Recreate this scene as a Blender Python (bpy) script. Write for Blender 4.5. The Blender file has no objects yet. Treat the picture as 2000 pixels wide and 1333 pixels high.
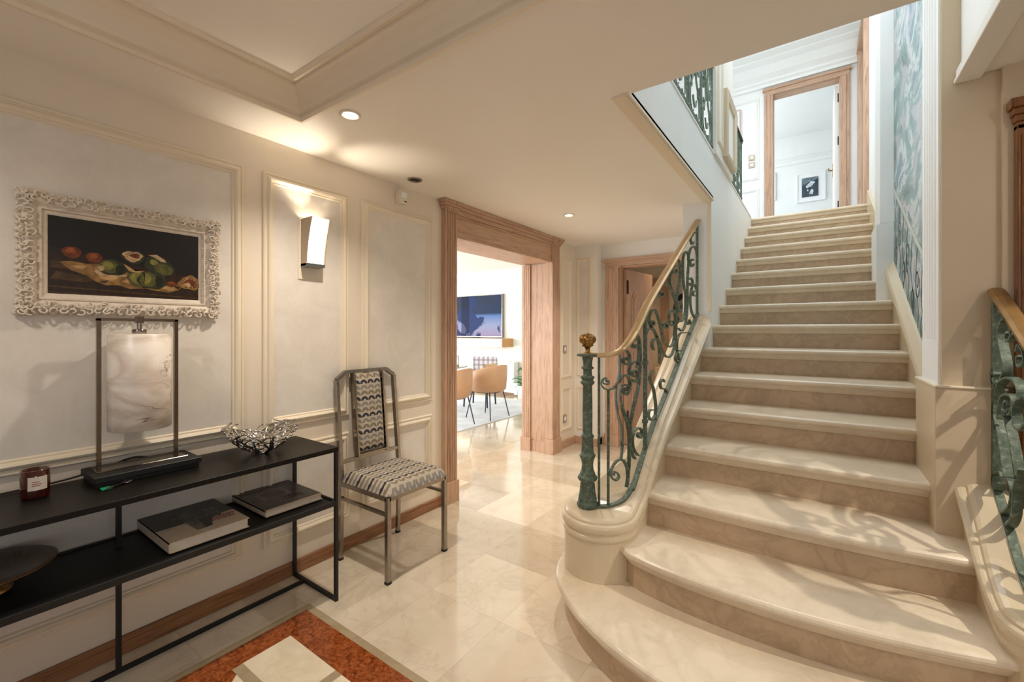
import bpy, bmesh, math, random
from mathutils import Vector, Matrix

# ------------------------------------------------------------------ camera, world, light, exposure
sc = bpy.context.scene
COL = sc.collection
cam_data = bpy.data.cameras.new('camera')
cam = bpy.data.objects.new('camera', cam_data)
COL.objects.link(cam)
cam.location = (0, 0, 1.35)
cam.rotation_euler = (math.radians(90), 0, math.radians(35.10))
cam_data.lens = 15.253
cam_data.sensor_width = 36
cam_data.shift_y = -0.01015
cam_data.clip_start = 0.02
sc.camera = cam

sc.view_settings.view_transform = 'Standard'
sc.view_settings.look = 'None'
sc.view_settings.gamma = 1.0
sc.view_settings.use_curve_mapping = False
sc.view_settings.exposure = 0.02
sc.cycles.use_denoising = True
sc.cycles.max_bounces = 10
sc.cycles.diffuse_bounces = 5
sc.cycles.glossy_bounces = 4
sc.cycles.caustics_reflective = False
sc.cycles.caustics_refractive = False
sc.cycles.sample_clamp_indirect = 6.0

world = bpy.data.worlds.new('daylight')
sc.world = world
world.use_nodes = True
world.node_tree.nodes['Background'].inputs[0].default_value = (0.78, 0.88, 1.0, 1)
world.node_tree.nodes['Background'].inputs[1].default_value = 1.0

def area(name, loc, rot, sx, sy, power, color):
    d = bpy.data.lights.new(name, 'AREA')
    d.shape = 'RECTANGLE'; d.size = sx; d.size_y = sy
    d.energy = power; d.color = color
    o = bpy.data.objects.new(name, d); COL.objects.link(o)
    o.location = loc; o.rotation_euler = [math.radians(a) for a in rot]
    return o

def spot(name, loc, target, power, color, angle=100, blend=0.6, size=0.03):
    d = bpy.data.lights.new(name, 'SPOT')
    d.energy = power; d.color = color; d.spot_size = math.radians(angle); d.spot_blend = blend
    d.shadow_soft_size = size
    o = bpy.data.objects.new(name, d); COL.objects.link(o)
    o.location = loc
    v = Vector(target) - Vector(loc)
    o.rotation_euler = v.to_track_quat('-Z', 'Y').to_euler()
    return o

DAY = (0.87, 0.94, 1.0)
DAYW = (0.95, 0.97, 1.0)
WARM = (1.0, 0.90, 0.78)
# daylight at upper, bedroom and living windows; roof, entrance and hall fills are added
area('window_light_upper', (-3.09, 2.6, 4.07), (0, -90, 0), 1.9, 4.5, 112, DAY)
area('stairwell_fill_light', (-0.4, 4.2, 5.36), (0, 0, 0), 1.6, 3.6, 96, DAY)  # added fill over the stairs, set in a made-up skylight
area('window_light_bedroom', (-2.29, 9.0, 4.3), (0, -90, 0), 1.6, 2.4, 58, DAY)
area('window_light_living', (-9.09, 4.4, 1.28), (0, -90, 0), 2.1, 5.0, 340, DAYW)
area('window_light_living_south', (-5.6, 1.21, 1.25), (90, 0, 0), 4.4, 2.0, 160, DAYW)
area('entrance_fill_light', (0.3, -2.09, 1.35), (90, 0, 0), 2.9, 1.85, 4, (1.0, 0.92, 0.82))  # added warm fill behind the camera, no such glazing known
area('hall_fill_light', (2.49, -0.4, 1.4), (0, 90, 0), 1.8, 2.2, 5, (1.0, 0.88, 0.74))  # added warm fill from the right, its window is made up
# recessed ceiling spots of the hall, seen and unseen
spot('ceiling_spot_light', (-1.79, 1.228, 2.352), (-1.80, 1.25, 0), 78, WARM, 125, 0.9, 0.03)
spot('ceiling_spot_light', (-1.777, 3.394, 2.352), (-1.77, 3.40, 0), 115, (1.0, 0.95, 0.90), 125, 0.9, 0.03)
spot('ceiling_spot_light', (1.45, 0.55, 2.352), (0.50, 2.2, 0.9), 24, (1.0, 0.90, 0.76), 80, 0.6, 0.02)
spot('ceiling_spot_light', (1.42, 1.93, 2.34), (0.30, 2.0, 0.4), 105, (1.0, 0.92, 0.80), 46, 0.5, 0.018)
spot('ceiling_spot_light', (-0.35, 0.2, 2.40), (-0.40, 0.9, 0), 20, WARM, 120, 0.9, 0.03)
spot('ceiling_spot_light', (-1.62, -0.35, 2.352), (-1.9, -0.1, 0.6), 34, WARM, 125, 0.9, 0.03)
spot('ceiling_spot_light', (-1.6, 5.9, 2.52), (-1.75, 5.8, 0), 60, (1.0, 0.70, 0.40), 130, 0.9, 0.03)

# ------------------------------------------------------------------ materials
def srgb(r, g, b):
    f = lambda c: (c / 255 / 12.92) if c / 255 <= 0.04045 else ((c / 255 + 0.055) / 1.055) ** 2.4
    return (f(r), f(g), f(b), 1)

class NT:
    def __init__(self, name):
        self.m = bpy.data.materials.new(name); self.m.use_nodes = True
        self.n = self.m.node_tree.nodes; self.l = self.m.node_tree.links
        self.b = self.n['Principled BSDF']
        self.coord = None
    def new(self, t, **k):
        o = self.n.new(t)
        for a, v in k.items(): setattr(o, a, v)
        return o
    def link(self, a, b): self.l.new(a, b)
    def pos(self, scale=(1, 1, 1), rot=(0, 0, 0), loc=(0, 0, 0)):
        tc = self.new('ShaderNodeTexCoord'); mp = self.new('ShaderNodeMapping')
        mp.inputs['Scale'].default_value = scale; mp.inputs['Rotation'].default_value = rot; mp.inputs['Location'].default_value = loc
        self.link(tc.outputs['Object'], mp.inputs[0]); return mp.outputs[0]
    def noise(self, vec, scale, detail=4, rough=0.55, dist=0.0):
        o = self.new('ShaderNodeTexNoise'); o.inputs['Scale'].default_value = scale; o.inputs['Detail'].default_value = detail
        o.inputs['Roughness'].default_value = rough; o.inputs['Distortion'].default_value = dist
        self.link(vec, o.inputs['Vector']); return o.outputs['Fac']
    def ramp(self, fac, stops):
        o = self.new('ShaderNodeValToRGB'); e = o.color_ramp.elements
        while len(e) < len(stops): e.new(0.5)
        for i, (p, c) in enumerate(stops): e[i].position = p; e[i].color = c
        self.link(fac, o.inputs[0]); return o.outputs[0]
    def mix(self, fac, a, b, mode='MIX'):
        o = self.new('ShaderNodeMix', data_type='RGBA', blend_type=mode)
        for s, v in ((0, fac), (6, a), (7, b)):
            if hasattr(v, 'is_output') or isinstance(v, bpy.types.NodeSocket): self.link(v, o.inputs[s])
            else: o.inputs[s].default_value = v
        return o.outputs[2]
    def math(self, op, a, b=None, c=None):
        o = self.new('ShaderNodeMath', operation=op)
        for i, v in enumerate((a, b, c)):
            if v is None: continue
            if isinstance(v, bpy.types.NodeSocket): self.link(v, o.inputs[i])
            else: o.inputs[i].default_value = v
        return o.outputs[0]
    def bump(self, h, strength=0.2, dist=0.01):
        o = self.new('ShaderNodeBump'); o.inputs['Strength'].default_value = strength; o.inputs['Distance'].default_value = dist
        self.link(h, o.inputs['Height']); self.link(o.outputs[0], self.b.inputs['Normal'])
    def base(self, c):
        if isinstance(c, bpy.types.NodeSocket): self.link(c, self.b.inputs['Base Color'])
        else: self.b.inputs['Base Color'].default_value = c
    def set(self, rough=0.5, metal=0.0, coat=0.0, spec=None):
        self.b.inputs['Roughness'].default_value = rough; self.b.inputs['Metallic'].default_value = metal
        self.b.inputs['Coat Weight'].default_value = coat
        if spec is not None: self.b.inputs['Specular IOR Level'].default_value = spec

def paint(name, c, rough=0.5, var=0.04, scale=6, bump=0.0, bscale=60, metal=0.0, coat=0.0):
    t = NT(name); p = t.pos()
    n = t.noise(p, scale, 5)
    d = tuple(max(0, x * (1 - var * 2)) for x in c[:3]) + (1,)
    l = tuple(min(1, x * (1 + var)) for x in c[:3]) + (1,)
    t.base(t.ramp(n, [(0.3, d), (0.7, l)])); t.set(rough, metal, coat)
    if bump: t.bump(t.noise(p, bscale, 4), bump, 0.004)
    return t.m

def wood(name, c1, c2, stretch, rough=0.45, scale=14):
    t = NT(name); p = t.pos(scale=stretch)
    a = t.noise(p, scale, 6, 0.62, 1.2); b = t.noise(p, scale * 5, 3, 0.6)
    col = t.ramp(a, [(0.32, c2), (0.5, c1), (0.7, tuple(min(1, x * 1.15) for x in c1[:3]) + (1,))])
    dark = tuple(x * 0.72 for x in c1[:3]) + (1,)
    t.base(t.mix(t.math('MULTIPLY', b, 0.35), col, dark)); t.set(rough)
    t.bump(b, 0.15, 0.002)
    return t.m

def marble(name, c, vein, rough=0.2, scale=3.0, amount=0.55, coat=0.0, dk=0.93):
    t = NT(name); p = t.pos()
    n = t.noise(p, scale, 8, 0.62, 0.6)
    v = t.ramp(n, [(0.44, (0, 0, 0, 1)), (0.495, (1, 1, 1, 1)), (0.55, (0, 0, 0, 1))])
    big = t.noise(p, scale * 0.8, 5, 0.65, 0.2)
    fine = t.noise(p, scale * 9, 6, 0.7)
    d = tuple(x * dk for x in c[:3]) + (1,)
    l = tuple(min(1, x * 1.06) for x in c[:3]) + (1,)
    col = t.ramp(big, [(0.35, d), (0.65, l)])
    msk = t.math('MULTIPLY', t.math('MULTIPLY', v, amount), fine)
    t.base(t.mix(msk, col, vein)); t.set(rough, 0, coat)
    return t.m

M = {}
M['wall'] = paint('cream_wall_paint', srgb(228, 214, 194), 0.42, 0.015, 2.5, 0.05, 90)
M['moulding'] = paint('cream_moulding_paint', srgb(231, 217, 193), 0.35, 0.01, 4)
M['living'] = paint('living_room_paint', srgb(222, 220, 212), 0.5, 0.01, 3)
M['beige'] = paint('beige_wall_paint', srgb(204, 184, 154), 0.45, 0.015, 3)
M['white'] = paint('white_wall_paint', srgb(236, 236, 232), 0.5, 0.01, 3)
M['ceiling'] = paint('ceiling_paint', srgb(240, 234, 224), 0.55, 0.01, 2)
def stucco():
    t = NT('brushed_plaster_panel'); p = t.pos()
    n = t.noise(p, 5, 8, 0.7, 0.8); f = t.noise(p, 38, 6, 0.7, 1.5)
    c = t.ramp(n, [(0.35, srgb(218, 209, 196)), (0.65, srgb(230, 222, 210))])
    t.base(t.mix(t.math('MULTIPLY', f, 0.18), c, srgb(196, 184, 172))); t.set(0.5); t.bump(f, 0.16, 0.004); return t.m
M['stucco'] = stucco()
M['step'] = marble('stair_marble', srgb(216, 200, 175), srgb(172, 148, 116), 0.3, 5.0, 0.28, 0, 0.93)
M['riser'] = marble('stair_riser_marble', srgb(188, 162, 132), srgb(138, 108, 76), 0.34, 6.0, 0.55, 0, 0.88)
M['curb'] = paint('stair_wall_paint', srgb(208, 190, 160), 0.3, 0.015, 3)
WOODC = (srgb(192, 156, 128), srgb(158, 118, 94))
M['wood_v'] = wood('limed_oak_upright', WOODC[0], WOODC[1], (3.2, 3.2, 0.22))
M['wood_y'] = wood('limed_oak_lengthwise', WOODC[0], WOODC[1], (3.2, 0.22, 3.2))
M['wood_x'] = wood('limed_oak_crosswise', WOODC[0], WOODC[1], (0.22, 3.2, 3.2))
M['skirting'] = wood('skirting_oak', srgb(150, 104, 68), srgb(112, 72, 42), (3.0, 0.22, 3.0))
M['darkwood'] = wood('varnished_brown_wood', srgb(124, 76, 34), srgb(84, 46, 18), (3.0, 3.0, 0.2), 0.25)
M['honey'] = wood('honey_oak', srgb(196, 148, 92), srgb(168, 118, 66), (0.25, 3, 3))

def verdigris():
    t = NT('verdigris_iron'); p = t.pos()
    n = t.noise(p, 55, 6, 0.7); n2 = t.noise(p, 9, 3)
    c = t.ramp(n, [(0.35, srgb(68, 78, 66)), (0.55, srgb(98, 112, 94)), (0.75, srgb(166, 178, 158))])
    t.base(t.mix(t.math('MULTIPLY', n2, 0.4), c, srgb(60, 76, 66))); t.set(0.55, 0.15); t.bump(n, 0.3, 0.002); return t.m
M['iron'] = verdigris()
M['brass'] = paint('aged_brass', srgb(162, 122, 70), 0.3, 0.12, 30, 0, 60, 0.95)
M['handrail'] = paint('waxed_brass_handrail', srgb(196, 164, 118), 0.32, 0.08, 12, 0, 60, 0.45)
M['offwhite'] = paint('off_white_daylit_paint', srgb(233, 228, 218), 0.45, 0.01, 3)  # on the end wall: cream made paler and cooler to stand for daylight
M['darkrail'] = paint('dark_brass_handrail', srgb(150, 114, 68), 0.35, 0.12, 20, 0, 60, 0.5)
M['black'] = paint('black_powder_steel', srgb(10, 9, 9), 0.55, 0.1, 20, 0.1, 120)
def slate():
    t = NT('black_hammered_top'); p = t.pos(); n = t.noise(p, 90, 6, 0.7)
    t.base(t.ramp(n, [(0.35, srgb(12, 10, 8)), (0.7, srgb(27, 23, 19))])); t.set(0.36, 0.0, 0, 0.2); t.bump(n, 0.35, 0.003); return t.m
M['slate'] = slate()
M['chrome'] = paint('brushed_nickel', srgb(150, 140, 130), 0.16, 0.05, 30, 0, 60, 1.0)
M['steel'] = paint('brushed_steel_tube', srgb(158, 150, 142), 0.26, 0.08, 40, 0, 60, 1.0)
M['silver'] = paint('polished_silver', srgb(214, 210, 204), 0.1, 0.03, 20, 0, 60, 1.0)
M['plastic'] = paint('cream_plastic', srgb(226, 216, 194), 0.4, 0.01)
M['switch'] = paint('satin_metal_switch', srgb(176, 160, 138), 0.35, 0.03, 20, 0, 60, 0.6)
M['dark'] = paint('dark_void', srgb(14, 12, 11), 0.6, 0.0)
M['bead'] = paint('white_carved_wood', srgb(214, 200, 182), 0.45, 0.06, 40, 0.25, 120)
M['paper'] = paint('book_page_edges', srgb(214, 202, 184), 0.7, 0.05, 40)
M['white_gloss'] = paint('white_lacquer', srgb(240, 240, 238), 0.3, 0.01)
M['rug'] = paint('pale_rug', srgb(214, 218, 222), 0.9, 0.12, 3, 0.3, 160)
M['tan'] = paint('tan_leather', srgb(190, 148, 112), 0.5, 0.04, 8, 0.1, 90)
M['navyleg'] = paint('dark_blue_grey_leg', srgb(52, 60, 72), 0.4, 0.04)
M['cushion'] = paint('beige_cushion', srgb(214, 190, 158), 0.85, 0.05, 20)
M['leaf'] = paint('green_leaf', srgb(78, 150, 88), 0.5, 0.25, 12)
M['wax'] = paint('cream_wax', srgb(222, 196, 150), 0.5, 0.02)
M['greenplastic'] = paint('green_key_tag', srgb(30, 140, 96), 0.4, 0.02)

def red_marble():
    t = NT('red_mottled_marble'); p = t.pos()
    n = t.noise(p, 26, 7, 0.68, 2.2); b = t.noise(p, 7, 4, 0.6, 1.0)
    c = t.ramp(n, [(0.36, srgb(76, 30, 8)), (0.47, srgb(134, 64, 22)), (0.6, srgb(166, 92, 46)), (0.75, srgb(188, 122, 76))])
    t.base(t.mix(t.math('MULTIPLY', b, 0.4), c, srgb(126, 60, 24))); t.set(0.16); return t.m
M['red'] = red_marble()
M['band'] = marble('taupe_marble_band', srgb(168, 150, 120), srgb(120, 96, 70), 0.16, 5, 0.4)

def floor_tiles():
    t = NT('polished_limestone_tiles')
    p = t.pos(scale=(1 / 0.444, 1 / 0.444, 1), loc=(1.64 / 0.444, -1.612 / 0.444, 0))
    fl = t.new('ShaderNodeVectorMath', operation='FLOOR'); t.link(p, fl.inputs[0])
    fr = t.new('ShaderNodeVectorMath', operation='FRACTION'); t.link(p, fr.inputs[0])
    wn = t.new('ShaderNodeTexWhiteNoise', noise_dimensions='2D'); t.link(fl.outputs[0], wn.inputs['Vector'])
    sp = t.new('ShaderNodeSeparateXYZ'); t.link(fr.outputs[0], sp.inputs[0])
    ex = t.math('GREATER_THAN', t.math('ABSOLUTE', t.math('SUBTRACT', sp.outputs[0], 0.5)), 0.4970)
    ey = t.math('GREATER_THAN', t.math('ABSOLUTE', t.math('SUBTRACT', sp.outputs[1], 0.5)), 0.4970)
    edge = t.math('MAXIMUM', ex, ey)
    # veins shift from tile to tile
    tc = t.pos(); off = t.new('ShaderNodeVectorMath', operation='MULTIPLY_ADD')
    t.link(fl.outputs[0], off.inputs[0]); off.inputs[1].default_value = (3.7, 5.3, 0); t.link(tc, off.inputs[2])
    n = t.noise(off.outputs[0], 3.2, 8, 0.66, 0.5)
    v = t.ramp(n, [(0.46, (0, 0, 0, 1)), (0.5, (1, 1, 1, 1)), (0.53, (0, 0, 0, 1))])
    fine = t.noise(off.outputs[0], 22, 6, 0.7)
    big = t.noise(off.outputs[0], 2.4, 5, 0.65, 0.2)
    c = t.ramp(big, [(0.3, srgb(214, 199, 176)), (0.7, srgb(232, 221, 202))])
    tone = t.ramp(wn.outputs[0], [(0.0, srgb(220, 213, 204)), (0.5, srgb(242, 239, 234)), (1.0, srgb(255, 253, 248))])
    c = t.mix(1.0, c, tone, 'MULTIPLY')
    c = t.mix(t.math('MULTIPLY', t.math('MULTIPLY', v, 0.34), fine), c, srgb(150, 128, 102))
    c = t.mix(t.math('MULTIPLY', edge, 0.35), c, srgb(150, 132, 108))
    t.base(c); t.set(0.12, 0, 0.5, 0.7)
    t.b.inputs['Coat Roughness'].default_value = 0.06
    return t.m
M['floor'] = floor_tiles()
M['inset'] = marble('cream_stone_inset', srgb(228, 214, 186), srgb(180, 150, 116), 0.15, 4, 0.35)

def emitter(name, color, strength):
    t = NT(name); t.base((0.9, 0.9, 0.9, 1)); t.b.inputs['Emission Color'].default_value = color
    t.b.inputs['Emission Strength'].default_value = strength; return t.m

def glass(name, color, rough=0.0):
    t = NT(name); t.base(color); t.set(rough); t.b.inputs['Transmission Weight'].default_value = 1.0; return t.m

def scallops(name, u, v, su, sv):
    """Rows of small overlapping arches woven in navy, grey and cream. u, v: axis index of the pattern."""
    t = NT(name); p = t.pos(); s = t.new('ShaderNodeSeparateXYZ'); t.link(p, s.inputs[0])
    U = t.math('DIVIDE', s.outputs[u], su); V = t.math('DIVIDE', s.outputs[v], sv)
    row = t.math('FLOOR', V); fv = t.math('FRACT', V)
    fu = t.math('SUBTRACT', t.math('FRACT', U), 0.5)
    d = t.math('SQRT', t.math('ADD', t.math('MULTIPLY', fu, fu), t.math('MULTIPLY', t.math('MULTIPLY', fv, fv), 0.42)))
    arch = t.math('MULTIPLY', t.math('GREATER_THAN', d, 0.20), t.math('LESS_THAN', d, 0.49))
    alt = t.math('LESS_THAN', t.math('MODULO', t.math('ADD', row, 300.0), 3.0), 1.5)
    navy = t.mix(t.math('LESS_THAN', t.math('MODULO', t.math('ADD', row, 300.0), 3.0), 0.5), srgb(120, 108, 92), srgb(38, 36, 48))
    pale = t.mix(t.noise(p, 60, 3), srgb(150, 136, 116), srgb(196, 184, 164))
    arch_pale = srgb(128, 122, 116)
    c = t.mix(arch, pale, t.mix(alt, arch_pale, navy))
    t.base(c); t.set(0.75); t.bump(arch, 0.2, 0.002); return t.m
M['fab_back'] = scallops('scallop_weave_upright', 1, 2, 0.05, 0.034)
M['fab_seat'] = scallops('scallop_weave_flat', 1, 0, 0.05, 0.034)

# ------------------------------------------------------------------ building helpers
def tag(o, label=None, cat=None, group=None, kind=None):
    if label: o['label'] = label
    if cat: o['category'] = cat
    if group: o['group'] = group
    if kind: o['kind'] = kind
    return o

def thing(name, loc, label, cat, group=None):
    o = bpy.data.objects.new(name, None); COL.objects.link(o)
    o.location = loc; o.empty_display_size = 0.1
    return tag(o, label, cat, group)

def world_loc(o):
    v = Vector(o.location)
    p = o.parent
    while p is not None:
        v = v + Vector(p.location) if p.type == 'EMPTY' else v
        p = p.parent
    return v

def put(o, parent):
    """Parent o while its mesh stays in world coordinates."""
    o.parent = parent
    root = parent
    while root.parent is not None: root = root.parent
    if parent.type == 'EMPTY':
        o.matrix_parent_inverse = Matrix.Translation(-Vector(parent.location))
    return o

class MB:
    """Collects shapes into one mesh; several materials allowed."""
    def __init__(self): self.v = []; self.f = []; self.mi = []; self.sm = []
    def add(self, verts, faces, mi=0, smooth=False):
        o = len(self.v); self.v += [tuple(p) for p in verts]
        self.f += [tuple(i + o for i in f) for f in faces]
        self.mi += [mi] * len(faces); self.sm += [smooth] * len(faces)
        return self
    def box(self, x0, x1, y0, y1, z0, z1, mi=0):
        v = [(x0, y0, z0), (x1, y0, z0), (x1, y1, z0), (x0, y1, z0), (x0, y0, z1), (x1, y0, z1), (x1, y1, z1), (x0, y1, z1)]
        return self.add(v, [(0, 3, 2, 1), (4, 5, 6, 7), (0, 1, 5, 4), (1, 2, 6, 5), (2, 3, 7, 6), (3, 0, 4, 7)], mi)
    def bar(self, a, b, w, h=None, mi=0, up=(0, 0, 1)):
        """Square bar from a to b."""
        h = h or w; a = Vector(a); b = Vector(b); t = (b - a).normalized(); u = Vector(up)
        if abs(t.dot(u)) > 0.98: u = Vector((1, 0, 0))
        s = t.cross(u).normalized(); u = s.cross(t).normalized()
        vs = []
        for p in (a, b):
            for i, j in ((-1, -1), (1, -1), (1, 1), (-1, 1)): vs.append(p + s * (w / 2 * i) + u * (h / 2 * j))
        return self.add(vs, [(0, 3, 2, 1), (4, 5, 6, 7), (0, 1, 5, 4), (1, 2, 6, 5), (2, 3, 7, 6), (3, 0, 4, 7)], mi)
    def lathe(self, prof, c=(0, 0), n=32, mi=0, lobes=0, amp=0.0, axis='z', smooth=True, rng=None):
        """prof: (r, z). lobes/amp flute the surface."""
        vs = []; fs = []
        for r, z in prof:
            for k in range(n):
                a = 2 * math.pi * k / n
                lo = rng(z) if rng else 1.0
                rr = r * (1 + amp * lo * math.cos(lobes * a)) if lobes else r
                vs.append((c[0] + rr * math.cos(a), c[1] + rr * math.sin(a), z))
        for i in range(len(prof) - 1):
            for k in range(n):
                k2 = (k + 1) % n; fs.append((i * n + k, i * n + k2, (i + 1) * n + k2, (i + 1) * n + k))
        self.add(vs, fs, mi, smooth)
        self.add([vs[k] for k in range(n)], [tuple(range(n - 1, -1, -1))], mi)
        self.add([vs[(len(prof) - 1) * n + k] for k in range(n)], [tuple(range(n))], mi)
        return self
    def tube(self, pts, r, n=8, mi=0, r1=None):
        pts = [Vector(p) for p in pts]; vs = []; fs = []; prev = None
        for i, p in enumerate(pts):
            t = (pts[min(i + 1, len(pts) - 1)] - pts[max(i - 1, 0)]).normalized()
            u = Vector((0, 0, 1)) if prev is None else prev
            if abs(t.dot(u)) > 0.95: u = Vector((1, 0, 0))
            s = t.cross(u).normalized(); u = s.cross(t).normalized(); prev = u
            rr = r if r1 is None else r + (r1 - r) * i / max(1, len(pts) - 1)
            for k in range(n):
                a = 2 * math.pi * k / n; vs.append(p + s * (rr * math.cos(a)) + u * (rr * math.sin(a)))
        for i in range(len(pts) - 1):
            for k in range(n):
                k2 = (k + 1) % n; fs.append((i * n + k, i * n + k2, (i + 1) * n + k2, (i + 1) * n + k))
        fs.append(tuple(range(n - 1, -1, -1))); m = (len(pts) - 1) * n; fs.append(tuple(m + k for k in range(n)))
        return self.add(vs, fs, mi, True)
    def strap(self, pts, w, th, side, mi=0):
        """Flat iron strap along pts; side(i) gives the width direction."""
        pts = [Vector(p) for p in pts]; vs = []; fs = []
        for i, p in enumerate(pts):
            t = (pts[min(i + 1, len(pts) - 1)] - pts[max(i - 1, 0)]).normalized()
            s = Vector(side(p)); s = (s - t * s.dot(t)).normalized(); u = s.cross(t).normalized()
            for a, b in ((-1, -1), (1, -1), (1, 1), (-1, 1)): vs.append(p + s * (w / 2 * a) + u * (th / 2 * b))
        for i in range(len(pts) - 1):
            for k in range(4):
                k2 = (k + 1) % 4; fs.append((i * 4 + k, i * 4 + k2, (i + 1) * 4 + k2, (i + 1) * 4 + k))
        m = (len(pts) - 1) * 4; fs += [(3, 2, 1, 0), (m, m + 1, m + 2, m + 3)]
        return self.add(vs, fs, mi)
    def prism(self, poly, lo, hi, axis='z', mi=0):
        """poly: 2D points; extruded along axis from lo to hi (x: poly=(y,z), y: poly=(x,z), z: poly=(x,y))."""
        def p3(a, b, c): return {'x': (c, a, b), 'y': (a, c, b), 'z': (a, b, c)}[axis]
        n = len(poly); vs = [p3(a, b, lo) for a, b in poly] + [p3(a, b, hi) for a, b in poly]
        fs = [(i, (i + 1) % n, n + (i + 1) % n, n + i) for i in range(n)] + [tuple(range(n - 1, -1, -1)), tuple(range(n, 2 * n))]
        return self.add(vs, fs, mi)
    def sweep_rect(self, rect, prof, to3, mi=0):
        """Mitred frame round rect=(a0,a1,b0,b1); prof: (inset, height) from outer edge; to3(a,b,h)."""
        a0, a1, b0, b1 = rect; vs = []; fs = []
        for i, (o, h) in enumerate(prof):
            for a, b in ((a0 + o, b0 + o), (a1 - o, b0 + o), (a1 - o, b1 - o), (a0 + o, b1 - o)): vs.append(to3(a, b, h))
        for i in range(len(prof) - 1):
            for k in range(4):
                k2 = (k + 1) % 4; fs.append((i * 4 + k, i * 4 + k2, (i + 1) * 4 + k2, (i + 1) * 4 + k))
        return self.add(vs, fs, mi)
    def grid(self, rows, mi=0, smooth=True, close=False):
        n = len(rows[0]); vs = [p for r in rows for p in r]; fs = []
        for i in range(len(rows) - 1):
            for k in range(n if close else n - 1):
                k2 = (k + 1) % n; fs.append((i * n + k, i * n + k2, (i + 1) * n + k2, (i + 1) * n + k))
        return self.add(vs, fs, mi, smooth)
    def build(self, name, mats, parent=None, bevel=0.0, seg=2, recalc=True, kind=None, angle=35):
        me = bpy.data.meshes.new(name)
        me.from_pydata(self.v, [], self.f)
        if not isinstance(mats, (list, tuple)): mats = [mats]
        for m in mats: me.materials.append(m)
        for p, mi, s in zip(me.polygons, self.mi, self.sm): p.material_index = mi; p.use_smooth = s
        me.validate()
        if recalc:
            bm = bmesh.new(); bm.from_mesh(me); bmesh.ops.recalc_face_normals(bm, faces=bm.faces); bm.to_mesh(me); bm.free()
        o = bpy.data.objects.new(name, me); COL.objects.link(o)
        if bevel:
            b = o.modifiers.new('bevel', 'BEVEL'); b.width = bevel; b.segments = seg; b.limit_method = 'ANGLE'; b.angle_limit = math.radians(angle)
        if parent is not None: put(o, parent)
        if kind: o['kind'] = kind
        return o

def struct(name, mb, mats, parent=None, bevel=0.0):
    return mb.build(name, mats, parent, bevel, kind=None if parent else 'structure')

def box(*a): return MB().box(*a)

def spline(pts, per=6):
    """Catmull-Rom through pts (tuples of any dimension)."""
    out = []; n = len(pts)
    for i in range(n - 1):
        p0 = pts[max(i - 1, 0)]; p1 = pts[i]; p2 = pts[i + 1]; p3 = pts[min(i + 2, n - 1)]
        for k in range(per):
            t = k / per
            out.append(tuple(0.5 * (2 * b + (c - a) * t + (2 * a - 5 * b + 4 * c - d) * t * t + (3 * b - a - 3 * c + d) * t ** 3) for a, b, c, d in zip(p0, p1, p2, p3)))
    out.append(tuple(pts[-1])); return out

def interp(knots, x):
    if x <= knots[0][0]: return knots[0][1]
    for (a, u), (b, v) in zip(knots, knots[1:]):
        if x <= b: return u + (v - u) * (x - a) / (b - a)
    return knots[-1][1] + (x - knots[-1][0]) * (knots[-1][1] - knots[-2][1]) / (knots[-1][0] - knots[-2][0])

def offset_open(pts, d):
    """Offset an open plan polyline to its right-hand side by d (travelling along it)."""
    out = []; n = len(pts)
    for i in range(n):
        a = Vector(pts[max(i - 1, 0)]); b = Vector(pts[min(i + 1, n - 1)]); t = (b - a).normalized()
        out.append((pts[i][0] + t.y * d, pts[i][1] - t.x * d))
    return out

def offset_closed(pts, d):
    n = len(pts); out = []
    for i in range(n):
        a = Vector(pts[i - 1]); b = Vector(pts[(i + 1) % n]); t = (b - a).normalized()
        out.append((pts[i][0] + t.y * d, pts[i][1] - t.x * d))
    return out
def copy_tree(o, parent=None):
    c = o.copy(); COL.objects.link(c)
    if parent is not None: c.parent = parent
    for ch in list(o.children): copy_tree(ch, c)
    return c

# ------------------------------------------------------------------ dimensions
XW = -2.383          # face of the panelled left wall
ZC = 2.364           # hall ceiling
RISE = 0.17434; Y0 = 1.2673; GO = 0.3149
ZU = 16 * RISE       # upper floor 2.789
ZT = 5.3             # upper ceiling
XS = -0.69           # left side of the stair well
def Yk(k): return Y0 + GO * k

def wall_x(mb, x0, x1, y0, y1, z0, z1, hole=None):
    """Wall slab of constant x with one opening (ya, yb, za, zb)."""
    if not hole: return mb.box(x0, x1, y0, y1, z0, z1)
    a, b, c, d = hole
    if a > y0: mb.box(x0, x1, y0, a, z0, z1)
    if b < y1: mb.box(x0, x1, b, y1, z0, z1)
    if c > z0: mb.box(x0, x1, a, b, z0, c)
    if d < z1: mb.box(x0, x1, a, b, d, z1)
    return mb
def wall_y(mb, y0, y1, x0, x1, z0, z1, hole=None):
    if not hole: return mb.box(x0, x1, y0, y1, z0, z1)
    a, b, c, d = hole
    if a > x0: mb.box(x0, a, y0, y1, z0, z1)
    if b < x1: mb.box(b, x1, y0, y1, z0, z1)
    if c > z0: mb.box(a, b, y0, y1, z0, c)
    if d < z1: mb.box(a, b, y0, y1, d, z1)
    return mb

# ------------------------------------------------------------------ floors
fl = MB()
fl.box(XW - 0.35, 2.4, -2.0, 7.0, -0.1, 0.0)
fl.box(-9.0, XW - 0.35, 1.3, 7.5, -0.1, 0.0)
floor = struct('floor', fl, M['floor'])
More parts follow.
